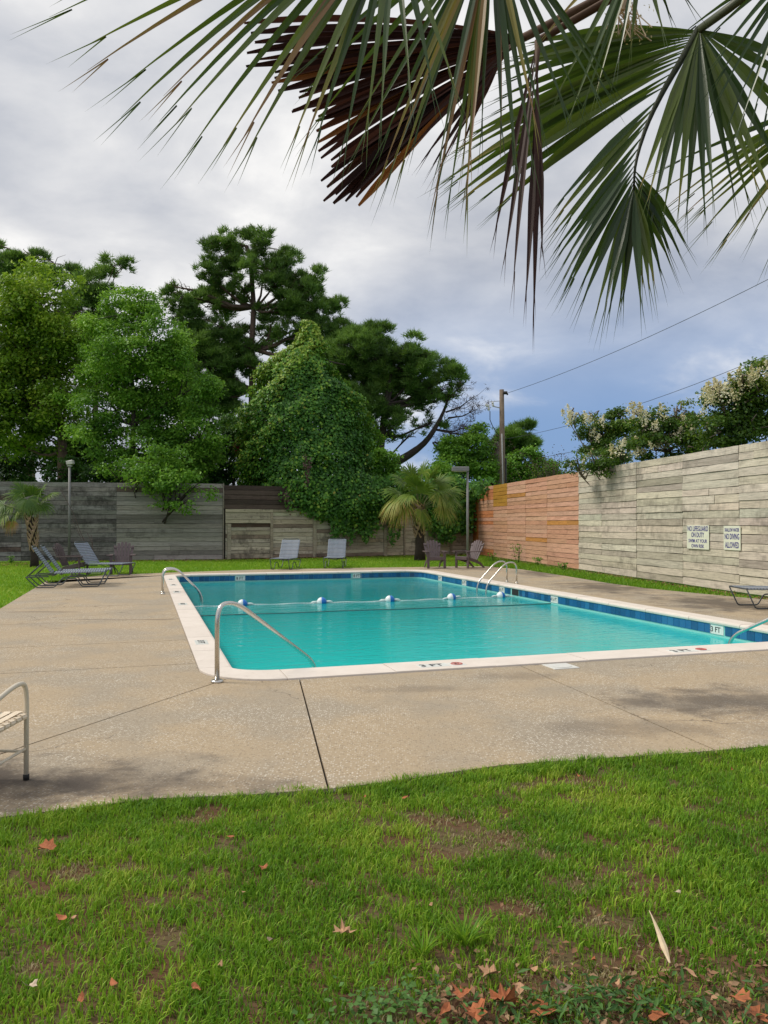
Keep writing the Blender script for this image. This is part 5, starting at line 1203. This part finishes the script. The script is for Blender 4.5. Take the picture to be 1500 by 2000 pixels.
bare_spots = [(gpt(x, y), r_) for x, y, r_ in [(870, 1600, .20), (960, 1630, .22), (820, 1590, .12), (900, 1650, .14), (1135, 1520, .12), (1130, 1715, .09), (390, 1588, .10), (160, 1690, .11), (1180, 1790, .13), (1020, 1760, .10), (330, 1870 - 50, .07), (1060, 1660, .07), (250, 1685, .06), (1020, 1530, .08), (80, 1650, .05), (610, 1720, .05),
                                                 (1050, 1920, .16), (900, 1950, .14), (1200, 1900, .12), (1300, 1860, .09), (1420, 1960, .2), (1200, 1990, .2), (950, 1990, .2), (800, 1985, .12), (1080, 1860, .08), (700, 1960, .06), (60, 1880, .05)]]
def near_lawn(n):
    x = rng.uniform(-5.0, 5.4, n); y = rng.uniform(1.9, 6.4, n); k = (y < edge_y(x) + .02 + .03 * vn(x * 6, y * 2, 6)) & (np.abs(x) < y * .62 + 1.6); x, y = x[k], y[k]
    dn = .72 + .30 * vn(x * 2.3, y * 2.3, 1) + .45 * vn(x * 9, y * 9, 2) + .25 * vn(x * 22, y * 22, 12); bs = np.zeros(len(x))
    for (c, r_) in bare_spots:
        dd = np.hypot((x - c[0]), (y - c[1]) * 1.0) / r_ + .35 * vn(x * 14, y * 14, 8); bs = np.maximum(bs, np.clip(1.28 - dd, 0, 1))
    keep = rng.uniform(0, 1, len(x)) < np.clip(dn, .10, 1) * (1 - .3 * bs); return x[keep], y[keep], bs[keep]
x, y, bs = near_lawn(700000)
n = len(x); h = rng.uniform(.024, .055, n) * (1 + .25 * vn(x * 3, y * 3, 4)) * (1 - .35 * bs) + np.where(np.abs(y - edge_y(x)) < .18, .018, 0); tint = np.clip(.50 + .20 * vn(x * 1.6, y * 1.6, 5) + .12 * vn(x * 8, y * 8, 15) + rng.normal(size=n) * .16, 0, .86)
dead = rng.uniform(0, 1, n) < (.06 + .05 * vn(x * 5, y * 5, 17) + .9 * bs); tint[dead] = rng.uniform(.9, 1, dead.sum()); h[dead] *= .45; dry = dead & (bs > .2)
o = blades('lawn_grass', np.stack([x, y], 1), np.clip(h, .02, .11), rng.uniform(.0035, .0065, n), tint, .9); tag(o, 'bright green mown grass in the foreground', 'grass', kind='stuff')
# far lawns
def in_poly(x, y, poly):
    c = np.zeros(len(x), bool); j = len(poly) - 1
    for i in range(len(poly)):
        xi, yi = poly[i]; xj, yj = poly[j]; c ^= ((yi > y) != (yj > y)) & (x < (xj - xi) * (y - yi) / (yj - yi + 1e-12) + xi); j = i
    return c
lawnL = [pa(LE, 4), pa(LE, 15.0)] + back + [W(945, 1106), tuple((W0 + wd * 20)[:2]), (P2[0] - .6, P2[1] - .7), (P1[0], P1[1] - .5), (P0[0], P0[1] - .5), (-20, 12), (-13, 8)]
x = rng.uniform(-20, 8, 300000); y = rng.uniform(8, 40, 300000); k = in_poly(x, y, lawnL); x, y = x[k], y[k]; n = len(x)
mul = (y > 25) & (vn(x * .5, y * .5, 3) * .6 + (y - (30.6 + .0 * x)) + np.where(x < -12, 2.2, 0) > (2.4 + .45 * (x + 7) * (x > -7)))
tint = np.clip(.60 + .12 * vn(x * .6, y * .6, 5) + rng.normal(size=n) * .12, .1, .86); h = rng.uniform(.05, .09, n)
x, y, tint, h = x[~mul], y[~mul], tint[~mul], h[~mul]; n = len(x)
o = blades('lawn_grass', np.stack([x, y], 1), h, rng.uniform(.012, .022, n), tint, .7); tag(o, 'bright lawn strip between the deck and the back fences', 'grass', kind='stuff')
strip_ = [tuple(q) for q in right[:8]] + [tuple((W0 + wd * s - nW * -.05)[:2]) for s in (-4, 0, 5, 10, 15, 20)]
x = rng.uniform(2, 11, 160000); y = rng.uniform(12, 38, 160000); k = in_poly(x, y, strip_); x, y = x[k], y[k]
d = (np.stack([x, y], 1) - np.array([W0.x, W0.y])) @ np.array([nW.x, nW.y]); k = rng.uniform(0, 1, len(x)) < np.clip((d - .30) * 1.6 + .12 + .25 * vn(x, y, 3), .03, 1) * np.clip((y - 14) / 6, .15, 1); x, y = x[k], y[k]; n = len(x)
o = blades('lawn_grass', np.stack([x, y], 1), rng.uniform(.05, .12, n), rng.uniform(.010, .020, n), np.clip(.4 + rng.normal(size=n) * .2, 0, 1), .7); tag(o, 'thin ragged grass strip along the foot of the right-hand walls', 'grass', kind='stuff')
# leaf litter at the feet of the fences and in the bare corner
def litter(name, label, pts, size):
    n = len(pts); c = np.concatenate([pts, rng.uniform(-.024, .0, (n, 1))], 1); o = leaves(name, c, rng.normal(size=(n, 3)) * .35 + np.array([0, 0, 1]), rng.uniform(.6, 1.3, n) * size, M_litter, None, rng.uniform(0, 1, n), aspect=.5); tag(o, label, 'litter', kind='stuff')
s = rng.uniform(-5, 22, 2600); dd = np.abs(rng.normal(size=2600)) * .28 + .06; pts = np.stack([W0.x + wd.x * s + nW.x * dd, W0.y + wd.y * s + nW.y * dd], 1); litter('leaf_litter', 'brown leaf litter along the foot of the right-hand walls', pts, .07)
s = rng.uniform(0, L1, 3500); dd = np.abs(rng.normal(size=3500)) * .5 + .1 + np.where(s < 6, rng.uniform(0, 3, 3500), 0); d1 = (Vector(P1) - Vector(P0)).normalized(); pts = np.stack([P0[0] + d1.x * s + d1.y * dd, P0[1] + d1.y * s - d1.x * dd], 1)
s2 = rng.uniform(0, L2, 3000); dd2 = np.abs(rng.normal(size=3000)) * .5 * np.clip(s2 / 6, .3, 1.2) + .1; pts2 = np.stack([P1[0] + fd.x * s2 + fd.y * dd2, P1[1] + fd.y * s2 - fd.x * dd2], 1)
litter('leaf_litter', 'brown leaf litter and mulch at the foot of the back fences', np.concatenate([pts, pts2]), .12)
x = rng.uniform(.1, 2.3, 2200); y = 2.2 + np.abs(rng.normal(size=2200)) * .28 + rng.uniform(0, .15, 2200); litter('leaf_litter', 'dry leaf crumbs on the bare soil at the bottom right', np.stack([x, y], 1), .030)

# fallen leaves one can count
def leaf_geo(kind, s):
    if kind == 'maple': out = [(0, -.55), (.14, -.28), (.38, -.36), (.36, -.10), (.55, .02), (.38, .16), (.34, .38), (.20, .34), (0, .6), (-.2, .34), (-.36, .36), (-.38, .14), (-.55, 0), (-.36, -.12), (-.36, -.36), (-.14, -.28)]
    else: out = [(0, -.5), (.14, -.3), (.22, 0), (.16, .28), (0, .5), (-.16, .28), (-.22, 0), (-.14, -.3)]
    cur = random.uniform(.8, 2.0); tw = random.uniform(-1.2, 1.2); th = random.uniform(0, 3.14); vs = [(0, 0, 0)]
    out = [(x * random.uniform(.65, 1.05), y * random.uniform(.65, 1.05)) for x, y in out]
    for ring_ in (.5, 1.0):
        for x, y in out:
            x, y = x * ring_, y * ring_; a = x * math.cos(th) + y * math.sin(th); vs.append((x * s, y * s * .9, s * (cur * a * a + tw * x * y + random.uniform(-.05, .05) * ring_)))
    n = len(out); return vs, [(0, 1 + i, 1 + (i + 1) % n) for i in range(n)] + [(1 + i, 1 + n + i, 1 + n + (i + 1) % n, 1 + (i + 1) % n) for i in range(n)]
lv = [(92, 1655, 'maple', .10, 0, 'crumpled orange leaf on the grass at the left edge, upper one'), (122, 1793, 'oval', .075, 0, 'reddish curled leaf pair on the left, half way down the grass'), (143, 1793, 'oval', .045, 1, 'small tan leaf touching the reddish leaf pair'),
      (672, 1820, 'maple', .095, 1, 'large star-shaped tan leaf near the middle of the grass'), (222, 1922, 'oval', .07, 0, 'orange-brown upright leaf at the bottom left'), (382, 1928, 'oval', .065, 0, 'orange leaf at the bottom between the left ones and the middle'),
      (157, 1952, 'oval', .055, 0, 'rusty leaf near the bottom left corner'), (61, 1925, 'maple', .055, 2, 'pale cream leaf at the bottom left corner'), (529, 1835, 'oval', .05, 3, 'grey-brown dry leaf left of the star-shaped leaf'), (515, 1693, 'maple', .05, 0, 'small orange leaf in the middle of the lawn'),
      (791, 1557, 'oval', .06, 0, 'orange leaf near the deck edge right of the middle'), (712, 1556, 'oval', .05, 0, 'orange leaf near the deck edge in the middle'), (451, 1634, 'oval', .055, 0, 'small red-brown leaf below the left deck edge'), (505, 1583, 'oval', .04, 0, 'tiny red-brown leaf just below the left deck edge'),
      (476, 1742, 'oval', .05, 1, 'slender tan leaf lying tilted in the grass'), (430, 1885, 'oval', .04, 1, 'small tan leaf near the bottom middle left'), (935, 1811, 'oval', .045, 1, 'tan leaf in the tall tuft right of the star-shaped leaf'), (1132, 1516, 'oval', .05, 0, 'rusty leaf on the bare patch near the right deck edge'),
      (905, 1940, 'maple', .085, 0, 'rusty leaf on bare soil at the bottom, left of the heap'), (985, 1955, 'maple', .12, 0, 'biggest rusty leaf heaped on the bare soil at the bottom'), (1015, 1930, 'oval', .09, 1, 'tan curled leaf leaning on the rusty heap'), (870, 1975, 'oval', .08, 0, 'orange leaf at the very bottom left of the rusty heap'),
      (1205, 1922, 'oval', .055, 1, 'tan leaf on the dark weeds at the bottom right'), (1395, 1950, 'oval', .06, 1, 'pinkish leaf on bare soil at the bottom right'), (1445, 1950, 'maple', .08, 0, 'orange leaf at the bottom right corner'), (1322, 1742, 'oval', .05, 2, 'pale leaf on the grass above the palm strip'),
      (1430, 1503, 'oval', .045, 0, 'small red-brown leaf near the upper right deck edge'), (840, 1768, 'oval', .04, 1, 'small tan leaf above the tall tuft'), (1160, 1875, 'oval', .05, 0, 'rusty leaf above the dark weeds'), (960, 1900, 'maple', .09, 1, 'tan lobed leaf just above the rusty heap'), (1060, 1975, 'maple', .10, 0, 'rusty leaf right of the biggest one at the bottom edge'),
      (930, 1975, 'maple', .10, 0, 'rusty leaf left of the biggest one at the bottom edge'), (1040, 1895, 'oval', .07, 1, 'tan pointed leaf above the right side of the heap'), (1290, 1985, 'maple', .09, 0, 'rusty leaf at the bottom edge right of the dark weeds'),
      (1480, 1985, 'maple', .09, 0, 'rusty leaf cut off by the bottom right corner'), (1350, 1900, 'oval', .06, 1, 'tan leaf just right of the foot of the palm strip'), (1100, 1930, 'maple', .07, 3, 'grey-brown leaf between the heap and the dark weeds'), (1250, 1850, 'oval', .05, 3, 'grey-brown leaf just left of the palm strip')]
M_palel = simple('pale_leaf', (.50, .40, .30), .8, var=.2, scale=25); M_greyl = simple('grey_brown_leaf', (.22, .16, .11), .8, var=.2, scale=25)
for (px, py, kind, s_, mi, lab) in lv:
    s_ *= 1.0; q = G(px, py, .012); vs, fs = leaf_geo(kind, s_); o = mesh_obj('fallen_leaf', vs, fs, (M_dead, M_deadtan, M_palel, M_greyl)[mi], None, False, q); o.rotation_euler = (random.uniform(-.1, .35), random.uniform(-.25, .25), random.uniform(0, 6.28)); tag(o, lab, 'leaf', 'fallen leaves on the foreground grass')
a, b_ = G(1268, 1778, .045), G(1308, 1880, .03); v, f = strip(b_ - a, Vector((0, 0, 0)), .024, .25, Vector((1, 0, 0)), .03, 9, .35, .25); o = mesh_obj('dry_palm_strip', v, f, M_straw, None, False, a); tag(o, 'pale straw-coloured strip of dead palm leaf on the grass', 'palm leaf')
# taller tufts and dark weeds
def tuft(label, px, py, n, h, wd_, mat, cat, name):
    q = G(px, py, -.02); mbv = []; mbf = []; tt = []
    for i in range(n):
        a = random.uniform(0, 6.28); l = h * random.uniform(.6, 1.1); r0 = Vector((random.gauss(0, .012), random.gauss(0, .012), 0)); tip = r0 + Vector((math.cos(a) * l * .7, math.sin(a) * l * .7, l * random.uniform(.4, .9)))
        v, f = strip(r0, tip, wd_, .35, Vector((-math.sin(a), math.cos(a), 0)), .10, 5, .25, .3 if False else .1); o = len(mbv); mbv += v; mbf += [tuple(j + o for j in g) for g in f]; tt += [random.uniform(.2, .75)] * len(v)
    o = np_mesh(name, np.array([list(q_) for q_ in mbv]), np.array(mbf), mat, None, np.array(tt)); o.location = q; tag(o, label, cat); return o
tuft('tall coarse grass tuft in the lower middle of the lawn', 905, 1850, 60, .16, .008, M_grass, 'grass tuft', 'grass_tuft')
tuft('smaller coarse grass tuft left of the tall one', 825, 1865, 36, .12, .008, M_grass, 'grass tuft', 'grass_tuft')
n = 420; x = rng.normal(size=n) * .24 + G(1190, 1960).x; y = rng.normal(size=n) * .07 + G(1190, 1970).y; o = leaves('ground_weeds', np.stack([x, y, rng.uniform(-.01, .035, n)], 1), rng.normal(size=(n, 3)) * .5 + np.array([0, 0, 1]), rng.uniform(.03, .055, n), M_weed, None, rng.uniform(0, 1, n), aspect=.28); tag(o, 'dark green spreading weeds on the bare soil at the bottom right', 'weeds', kind='stuff')
n = 260; x = rng.normal(size=n) * .10 + G(760, 1975).x; y = rng.normal(size=n) * .07 + G(760, 1975).y; o = leaves('clover', np.stack([x, y, rng.uniform(.0, .035, n)], 1), rng.normal(size=(n, 3)) * .3 + np.array([0, 0, 1]), rng.uniform(.016, .026, n), M_weed, None, rng.uniform(.5, 1, n), aspect=.9); tag(o, 'small round clover leaves at the bottom edge', 'clover', kind='stuff')
# weeds along the fences
def weed(label, px, py, h, n, mat=M_leaf_bright, sp_=.16):
    q = G(px, py); t = thing('weed', label, 'weed', q); mb = MB(); cs = []
    for i in range(4):
        x = random.gauss(0, sp_ * .6); mb.tube([(x * .3, 0, -.03), (x * .8, random.gauss(0, .04), h * .5), (x * 1.1, random.gauss(0, .05), h * random.uniform(.7, 1))], .006, 4)
        for k in range(n // 4): s = random.random(); cs.append((x * (.3 + .8 * s) + random.gauss(0, .06), random.gauss(0, .05), h * s))
    mb.build('stem', M_barkd, t); cs = np.array(cs); leaves('foliage', cs, rng.normal(size=cs.shape) + np.array([0, -.4, .6]), rng.uniform(.05, .11, len(cs)), mat, t, rng.uniform(.1, .7, len(cs)))
for (px, py, h_, n_, lab) in ((1012, 1100, .75, 90, 'tall thin weed growing against the orange wall'), (962, 1097, .35, 90, 'low weed clump at the foot of the orange wall near the brown chair'), (1048, 1105, .30, 80, 'low weed clump right of the tall thin weed'), (1100, 1114, .25, 80, 'low weed clump near the seam of the two right walls'),
                              (170, 1095, .5, 80, 'leafy weed at the foot of the black fence beside the lamp post'), (20, 1100, .3, 90, 'weed clump in the mulch at the far left')): weed(lab, px, py, h_, n_)
t = thing('bare_stalks', 'thin leaning bare stalks against the black fence right of the lamp post', 'plant', G(168, 1095)); mb = MB()
for (x0_, y0_, x1_, y1_) in ((168, 1092, 142, 1015), (172, 1090, 155, 1035), (184, 1088, 170, 1040), (180, 1088, 178, 1045), (165, 1060, 118, 955)):
    B0 = Vector(t.location); pA = D(x0_, y0_, 30.6) - B0; pB = D(x1_, y1_, 30.9) - B0; mb.tube([pA, pA.lerp(pB, .5) + Vector((.04, 0, .1)), pB], .010, 4)
mb.build('stalks', M_twig, t)

# ------------------------------------------------------------------ the big palm overhead
crown = Vector((1.75, 1.05, 3.45)); palm = thing('overhanging_palm', 'fan palm whose drooping fronds fill the top of the view', 'palm', (1.75, 1.05, 0)); B0 = Vector(palm.location)
mb = MB(); mb.tube([(0, 0, -.05), (0, 0, 1.0), (.02, 0, 2.2), (0, 0, 3.3)], [.2, .17, .16, .14], 14); mb.build('trunk', M_palmtrunk, palm, True)
mb = MB()
for k in range(50): a = k * 2.4; z = 1.8 + k * .032; mb.tube([(math.cos(a) * .15, math.sin(a) * .15, z), (math.cos(a) * .2, math.sin(a) * .2, z + .12), (math.cos(a + .2) * .30, math.sin(a + .2) * .30, z + .26)], [.05, .035, .012], 5, squash=.45)
mb.build('leaf_bases', M_boot, palm)
def poly_at(pts, u):
    if len(pts) == 1: return pts[0]
    x = u * (len(pts) - 1); i = min(int(x), len(pts) - 2); return pts[i].lerp(pts[i + 1], x - i)
def big_frond(costa, keys, n, wid, mat, tones, pet, ts=.42, sag=.03, fold=.3, blunt=.05, jit=6, petr=.012, lab=None, dj=.06, hair=True, lenj=.06):
    """costa: list of (px,py,depth); keys: (u on costa, tip px, tip py, tip depth)"""
    cp = [D(*c) - B0 for c in costa]; t = bpy.data.objects.new('frond', None)
    # the stalk is the frond's own mesh
    hub = cp[0]; m_ = MB(); pts = [Vector(q) for q in ([crown - B0] + [D(*q) - B0 for q in pet] + [hub])]; sm_ = bend(pts, .25, 4); m_.tube(sm_, [petr * (1.5 - .6 * i / (len(sm_) - 1)) for i in range(len(sm_))], 8, squash=.6)
    if len(cp) > 1: m_.tube(bend(cp, .06, 3), [petr * (.8 - .6 * i / (len(bend(cp, .06, 3)) - 1)) for i in range(len(bend(cp, .06, 3)))], 7)
    fo = m_.build('frond', M_petiole if mat is not M_frond_brown else M_frond_brown_s, palm, True)
    if lab: fo['label'] = lab
    ks = np.array(keys, float); xs = np.linspace(0, len(ks) - 1, n)
    for j, x in enumerate(xs):
        kx = [np.interp(x, range(len(ks)), ks[:, c]) for c in range(4)]; root = poly_at(cp, min(1, max(0, kx[0])))
        tx, ty = kx[1] + random.gauss(0, jit), kx[2] + random.gauss(0, jit); tip = D(tx, ty, kx[3] + random.uniform(-dj, dj)) - B0; tip = root + (tip - root) * (1 + random.uniform(-lenj, lenj))
        d = tip - root; view = (root + B0 - Vector((0, 0, CAMH))).normalized(); side = d.cross(view); side = side.normalized(); side = (side + view * random.uniform(-.7, .7)).normalized()
        v, f = strip(root, tip, wid * random.uniform(.85, 1.1), ts, side, sag + random.uniform(-.01, .02), 10, fold, blunt, random.uniform(-.03, .03))
        tb = min(1, max(0, random.choice(tones) + random.gauss(0, .06))); tt = [min(1.0, tb + (.30 if mat is M_frond else .0) * max(0, (i // 3) / 9 - .72) * 3) for i in range(len(v))]
        if hair:   # split tip: two fine threads
            e0 = Vector(v[-2]); dn = d.normalized()
            for sg in (-1, 1):
                q = e0 - dn * .04; o_ = len(v); e1 = q + dn * random.uniform(.07, .12) + side * sg * random.uniform(.001, .010) + Vector((0, 0, -.012)); v += [q - side * .0013, q + side * .0013, e1]; f.append((o_, o_ + 1, o_ + 2, o_ + 2)) ; tt += [tb] * 3
        fq = [g if len(set(g)) == 4 else g[:3] for g in f]
        me = bpy.data.meshes.new('leaflet'); me.from_pydata([tuple(q) for q in v], [], fq); at = me.attributes.new('tint', 'FLOAT', 'POINT'); at.data.foreach_set('value', np.array(tt, dtype=np.float32)); me.materials.append(mat)
        link(bpy.data.objects.new('leaflet', me), fo)
    return fo
M_frond_brown_s = simple('dead_stalk', (.09, .05, .03), .8, var=.2)
# main green frond, right; a bent midrib with leaflets on both sides
cst = [(1362, 60, 1.90), (1335, 110, 1.87), (1296, 175, 1.84), (1262, 245, 1.82), (1240, 320, 1.80), (1238, 372, 1.80)]
big_frond(cst, [(0, 1035, 82, 2.0), (.02, 1000, 120, 2.0), (.05, 975, 190, 1.98), (.10, 905, 290, 1.96), (.16, 890, 350, 1.95), (.25, 890, 400, 1.93), (.38, 985, 400, 1.9)], 19, .031, M_frond, (.25, .4, .6, .75), [(1480, -25, 1.75)], .5, .03, lab='green frond half sweeping left from the bent midrib')
big_frond(cst, [(.45, 1075, 420, 1.86), (.6, 1080, 470, 1.84), (.78, 1092, 520, 1.82), (.9, 1120, 570, 1.8), (.97, 1165, 615, 1.8), (1, 1215, 600, 1.8), (1, 1270, 565, 1.8), (.95, 1310, 525, 1.8), (.85, 1330, 480, 1.8)], 26, .021, M_frond, (.15, .25, .35, .5, .7), [(1480, -25, 1.75)], .42, .02, lab='dark lower half of the big green frond hanging like a tail')
big_frond([(1366, 58, 1.88)], [(0, 1240, 360, 1.78), (0, 1275, 430, 1.76), (0, 1300, 400, 1.76), (0, 1345, 440, 1.78), (0, 1380, 430, 1.8), (0, 1425, 400, 1.8), (0, 1470, 390, 1.8), (0, 1510, 380, 1.8), (0, 1560, 300, 1.8), (0, 1580, 200, 1.8), (0, 1590, 140, 1.8)], 17, .023, M_frond, (.2, .35, .5, .7), [(1480, -25, 1.75)], .42, .02, lab='green frond half hanging to the right of the hub')
# dead brown folded frond
big_frond([(1022, 74, 2.05), (985, 100, 2.05), (940, 140, 2.04)], [(0, 515, 45, 2.2), (0, 500, 98, 2.2), (.0, 505, 138, 2.2), (.1, 572, 180, 2.15), (.2, 590, 222, 2.12), (.3, 615, 262, 2.1), (.5, 625, 300, 2.08), (.7, 640, 350, 2.06), (.85, 660, 380, 2.05), (1, 690, 405, 2.05)], 36, .021, M_frond_brown, (.1, .25, .5, .6, .95), [(1175, -5, 1.9), (1400, -120, 1.7)], .6, .015, 1.0, .32, 7, .011, 'folded dead brown frond with blunt broken tips', .03, False, .06)
big_frond([(1022, 74, 2.0), (985, 105, 2.0)], [(0, 760, 300, 2.0), (.3, 790, 290, 2.0), (.6, 830, 310, 2.0), (.8, 850, 325, 2.0), (1, 880, 300, 2.0), (1, 905, 280, 2.0)], 9, .020, M_frond_brown, (.3, .6, .9), [(1175, -5, 1.9), (1400, -120, 1.7)], .4, .02, .4, .05, 8, .012, 'loose rusty leaflets of the dead frond')
big_frond([(1050, 80, 1.85), (1048, 160, 1.84)], [(0, 968, 495, 1.84), (0, 984, 500, 1.83), (1, 1018, 600, 1.82), (1, 1040, 612, 1.82), (1, 1052, 570, 1.82), (1, 1062, 420, 1.84), (.5, 1045, 330, 1.84)], 9, .016, M_frond_brown, (.2, .3, .5), [(1175, -5, 1.9), (1400, -120, 1.7)], .55, .0, .4, .05, 5, .01, 'withered brown strips hanging straight down')
# top-left frond, hub above the frame
big_frond([(770, -190, 1.30), (765, -150, 1.30)], [(0, 95, -20, 1.30), (0, 118, 42, 1.28), (0, 160, 92, 1.26), (0, 198, 146, 1.25), (.1, 232, 186, 1.24), (.2, 262, 204, 1.23), (.3, 320, 200, 1.22), (.3, 316, 248, 1.22), (.5, 345, 250, 1.2), (.6, 412, 300, 1.2), (.7, 440, 305, 1.2), (.8, 490, 265, 1.2), (1, 543, 305, 1.2), (1, 588, 285, 1.2), (1, 602, 275, 1.2), (1, 648, 285, 1.2), (1, 712, 258, 1.2), (1, 745, 225, 1.2), (1, 800, 165, 1.2), (1, 838, 185, 1.22), (1, 890, 170, 1.22)], 22, .0155, M_frond, (.35, .5, .65, .8, .97), [(1100, -320, 1.3)], .35, .03, .3, .05, 6, .012, 'front frond fanning down from above the top left', .03)
big_frond([(960, -150, 1.50)], [(0, 560, 150, 1.55), (0, 640, 230, 1.55), (0, 700, 300, 1.52), (0, 765, 340, 1.5), (0, 790, 300, 1.5), (0, 850, 360, 1.5), (0, 870, 385, 1.5), (0, 900, 310, 1.48), (0, 930, 380, 1.48), (0, 960, 250, 1.46), (0, 1000, 330, 1.46), (0, 1050, 280, 1.46), (0, 1100, 250, 1.46), (0, 1150, 200, 1.46), (0, 1200, 170, 1.46)], 34, .0135, M_frond, (.1, .2, .35, .5, .8, .96), [(1200, -250, 1.4)], .4, .02, .3, .05, 14, .012, 'thin-leaved green frond hanging across the brown one', .06)
big_frond([(1580, -90, 1.55)], [(0, 1330, 60, 1.6), (0, 1390, 120, 1.6), (0, 1400, 190, 1.58), (0, 1440, 230, 1.56), (0, 1480, 260, 1.55), (0, 1530, 260, 1.55), (0, 1580, 260, 1.55)], 12, .012, M_frond, (.1, .2, .3), [(1700, -300, 1.4)], .4, .03, .3, .05, 8, .010, 'bluish thin frond in the top right corner')
big_frond([(1640, 190, 1.9)], [(0, 1290, 330, 2.0), (0, 1300, 400, 2.0), (0, 1325, 430, 2.0), (0, 1360, 410, 2.0), (0, 1390, 480, 1.98), (0, 1440, 440, 1.98), (0, 1490, 500, 1.96), (0, 1540, 520, 1.95)], 15, .016, M_frond, (.3, .5, .75, .9), [(1750, -50, 1.7)], .4, .02, .3, .05, 8, .010, 'yellow-green frond reaching in from the right edge')
big_frond([(1250, -120, 1.7)], [(0, 1060, 60, 1.7), (0, 1110, 250, 1.68), (0, 1140, 200, 1.68), (0, 1190, 165, 1.68), (0, 1240, 90, 1.7), (0, 1310, 60, 1.7), (0, 1345, 20, 1.7)], 10, .014, M_frond, (.3, .6, .85), [(1400, -250, 1.5)], .4, .02, .3, .05, 8, .010, 'short yellowing leaflets dropping in at the top right')
# old flower stalk
mb = MB(); q0 = D(1235, -40, 1.8) - B0
for k in range(26):
    a = D(1215 + random.uniform(-30, 30), 20 + random.uniform(-20, 20), 1.8) - B0; e_ = D(1225 + random.uniform(-45, 50), 55 + random.uniform(-25, 30), 1.8 + random.uniform(-.05, .05)) - B0; mb.tube([q0.lerp(a, random.uniform(.5, 1)), a.lerp(e_, .5), e_], .0016, 3, cap=False)
mb.tube([crown - B0, q0, D(1215, 20, 1.8) - B0], .006, 5); fs_ = mb.build('flower_stalk', M_straw, palm)
cs = np.array([list(D(1225 + random.gauss(0, 24), 45 + random.gauss(0, 20), 1.8) - B0) for _ in range(160)]); tag(leaves('flower_buds', cs, rng.normal(size=cs.shape), np.full(160, .007), M_flower, fs_, rng.uniform(0, .4, 160)), kind='stuff')
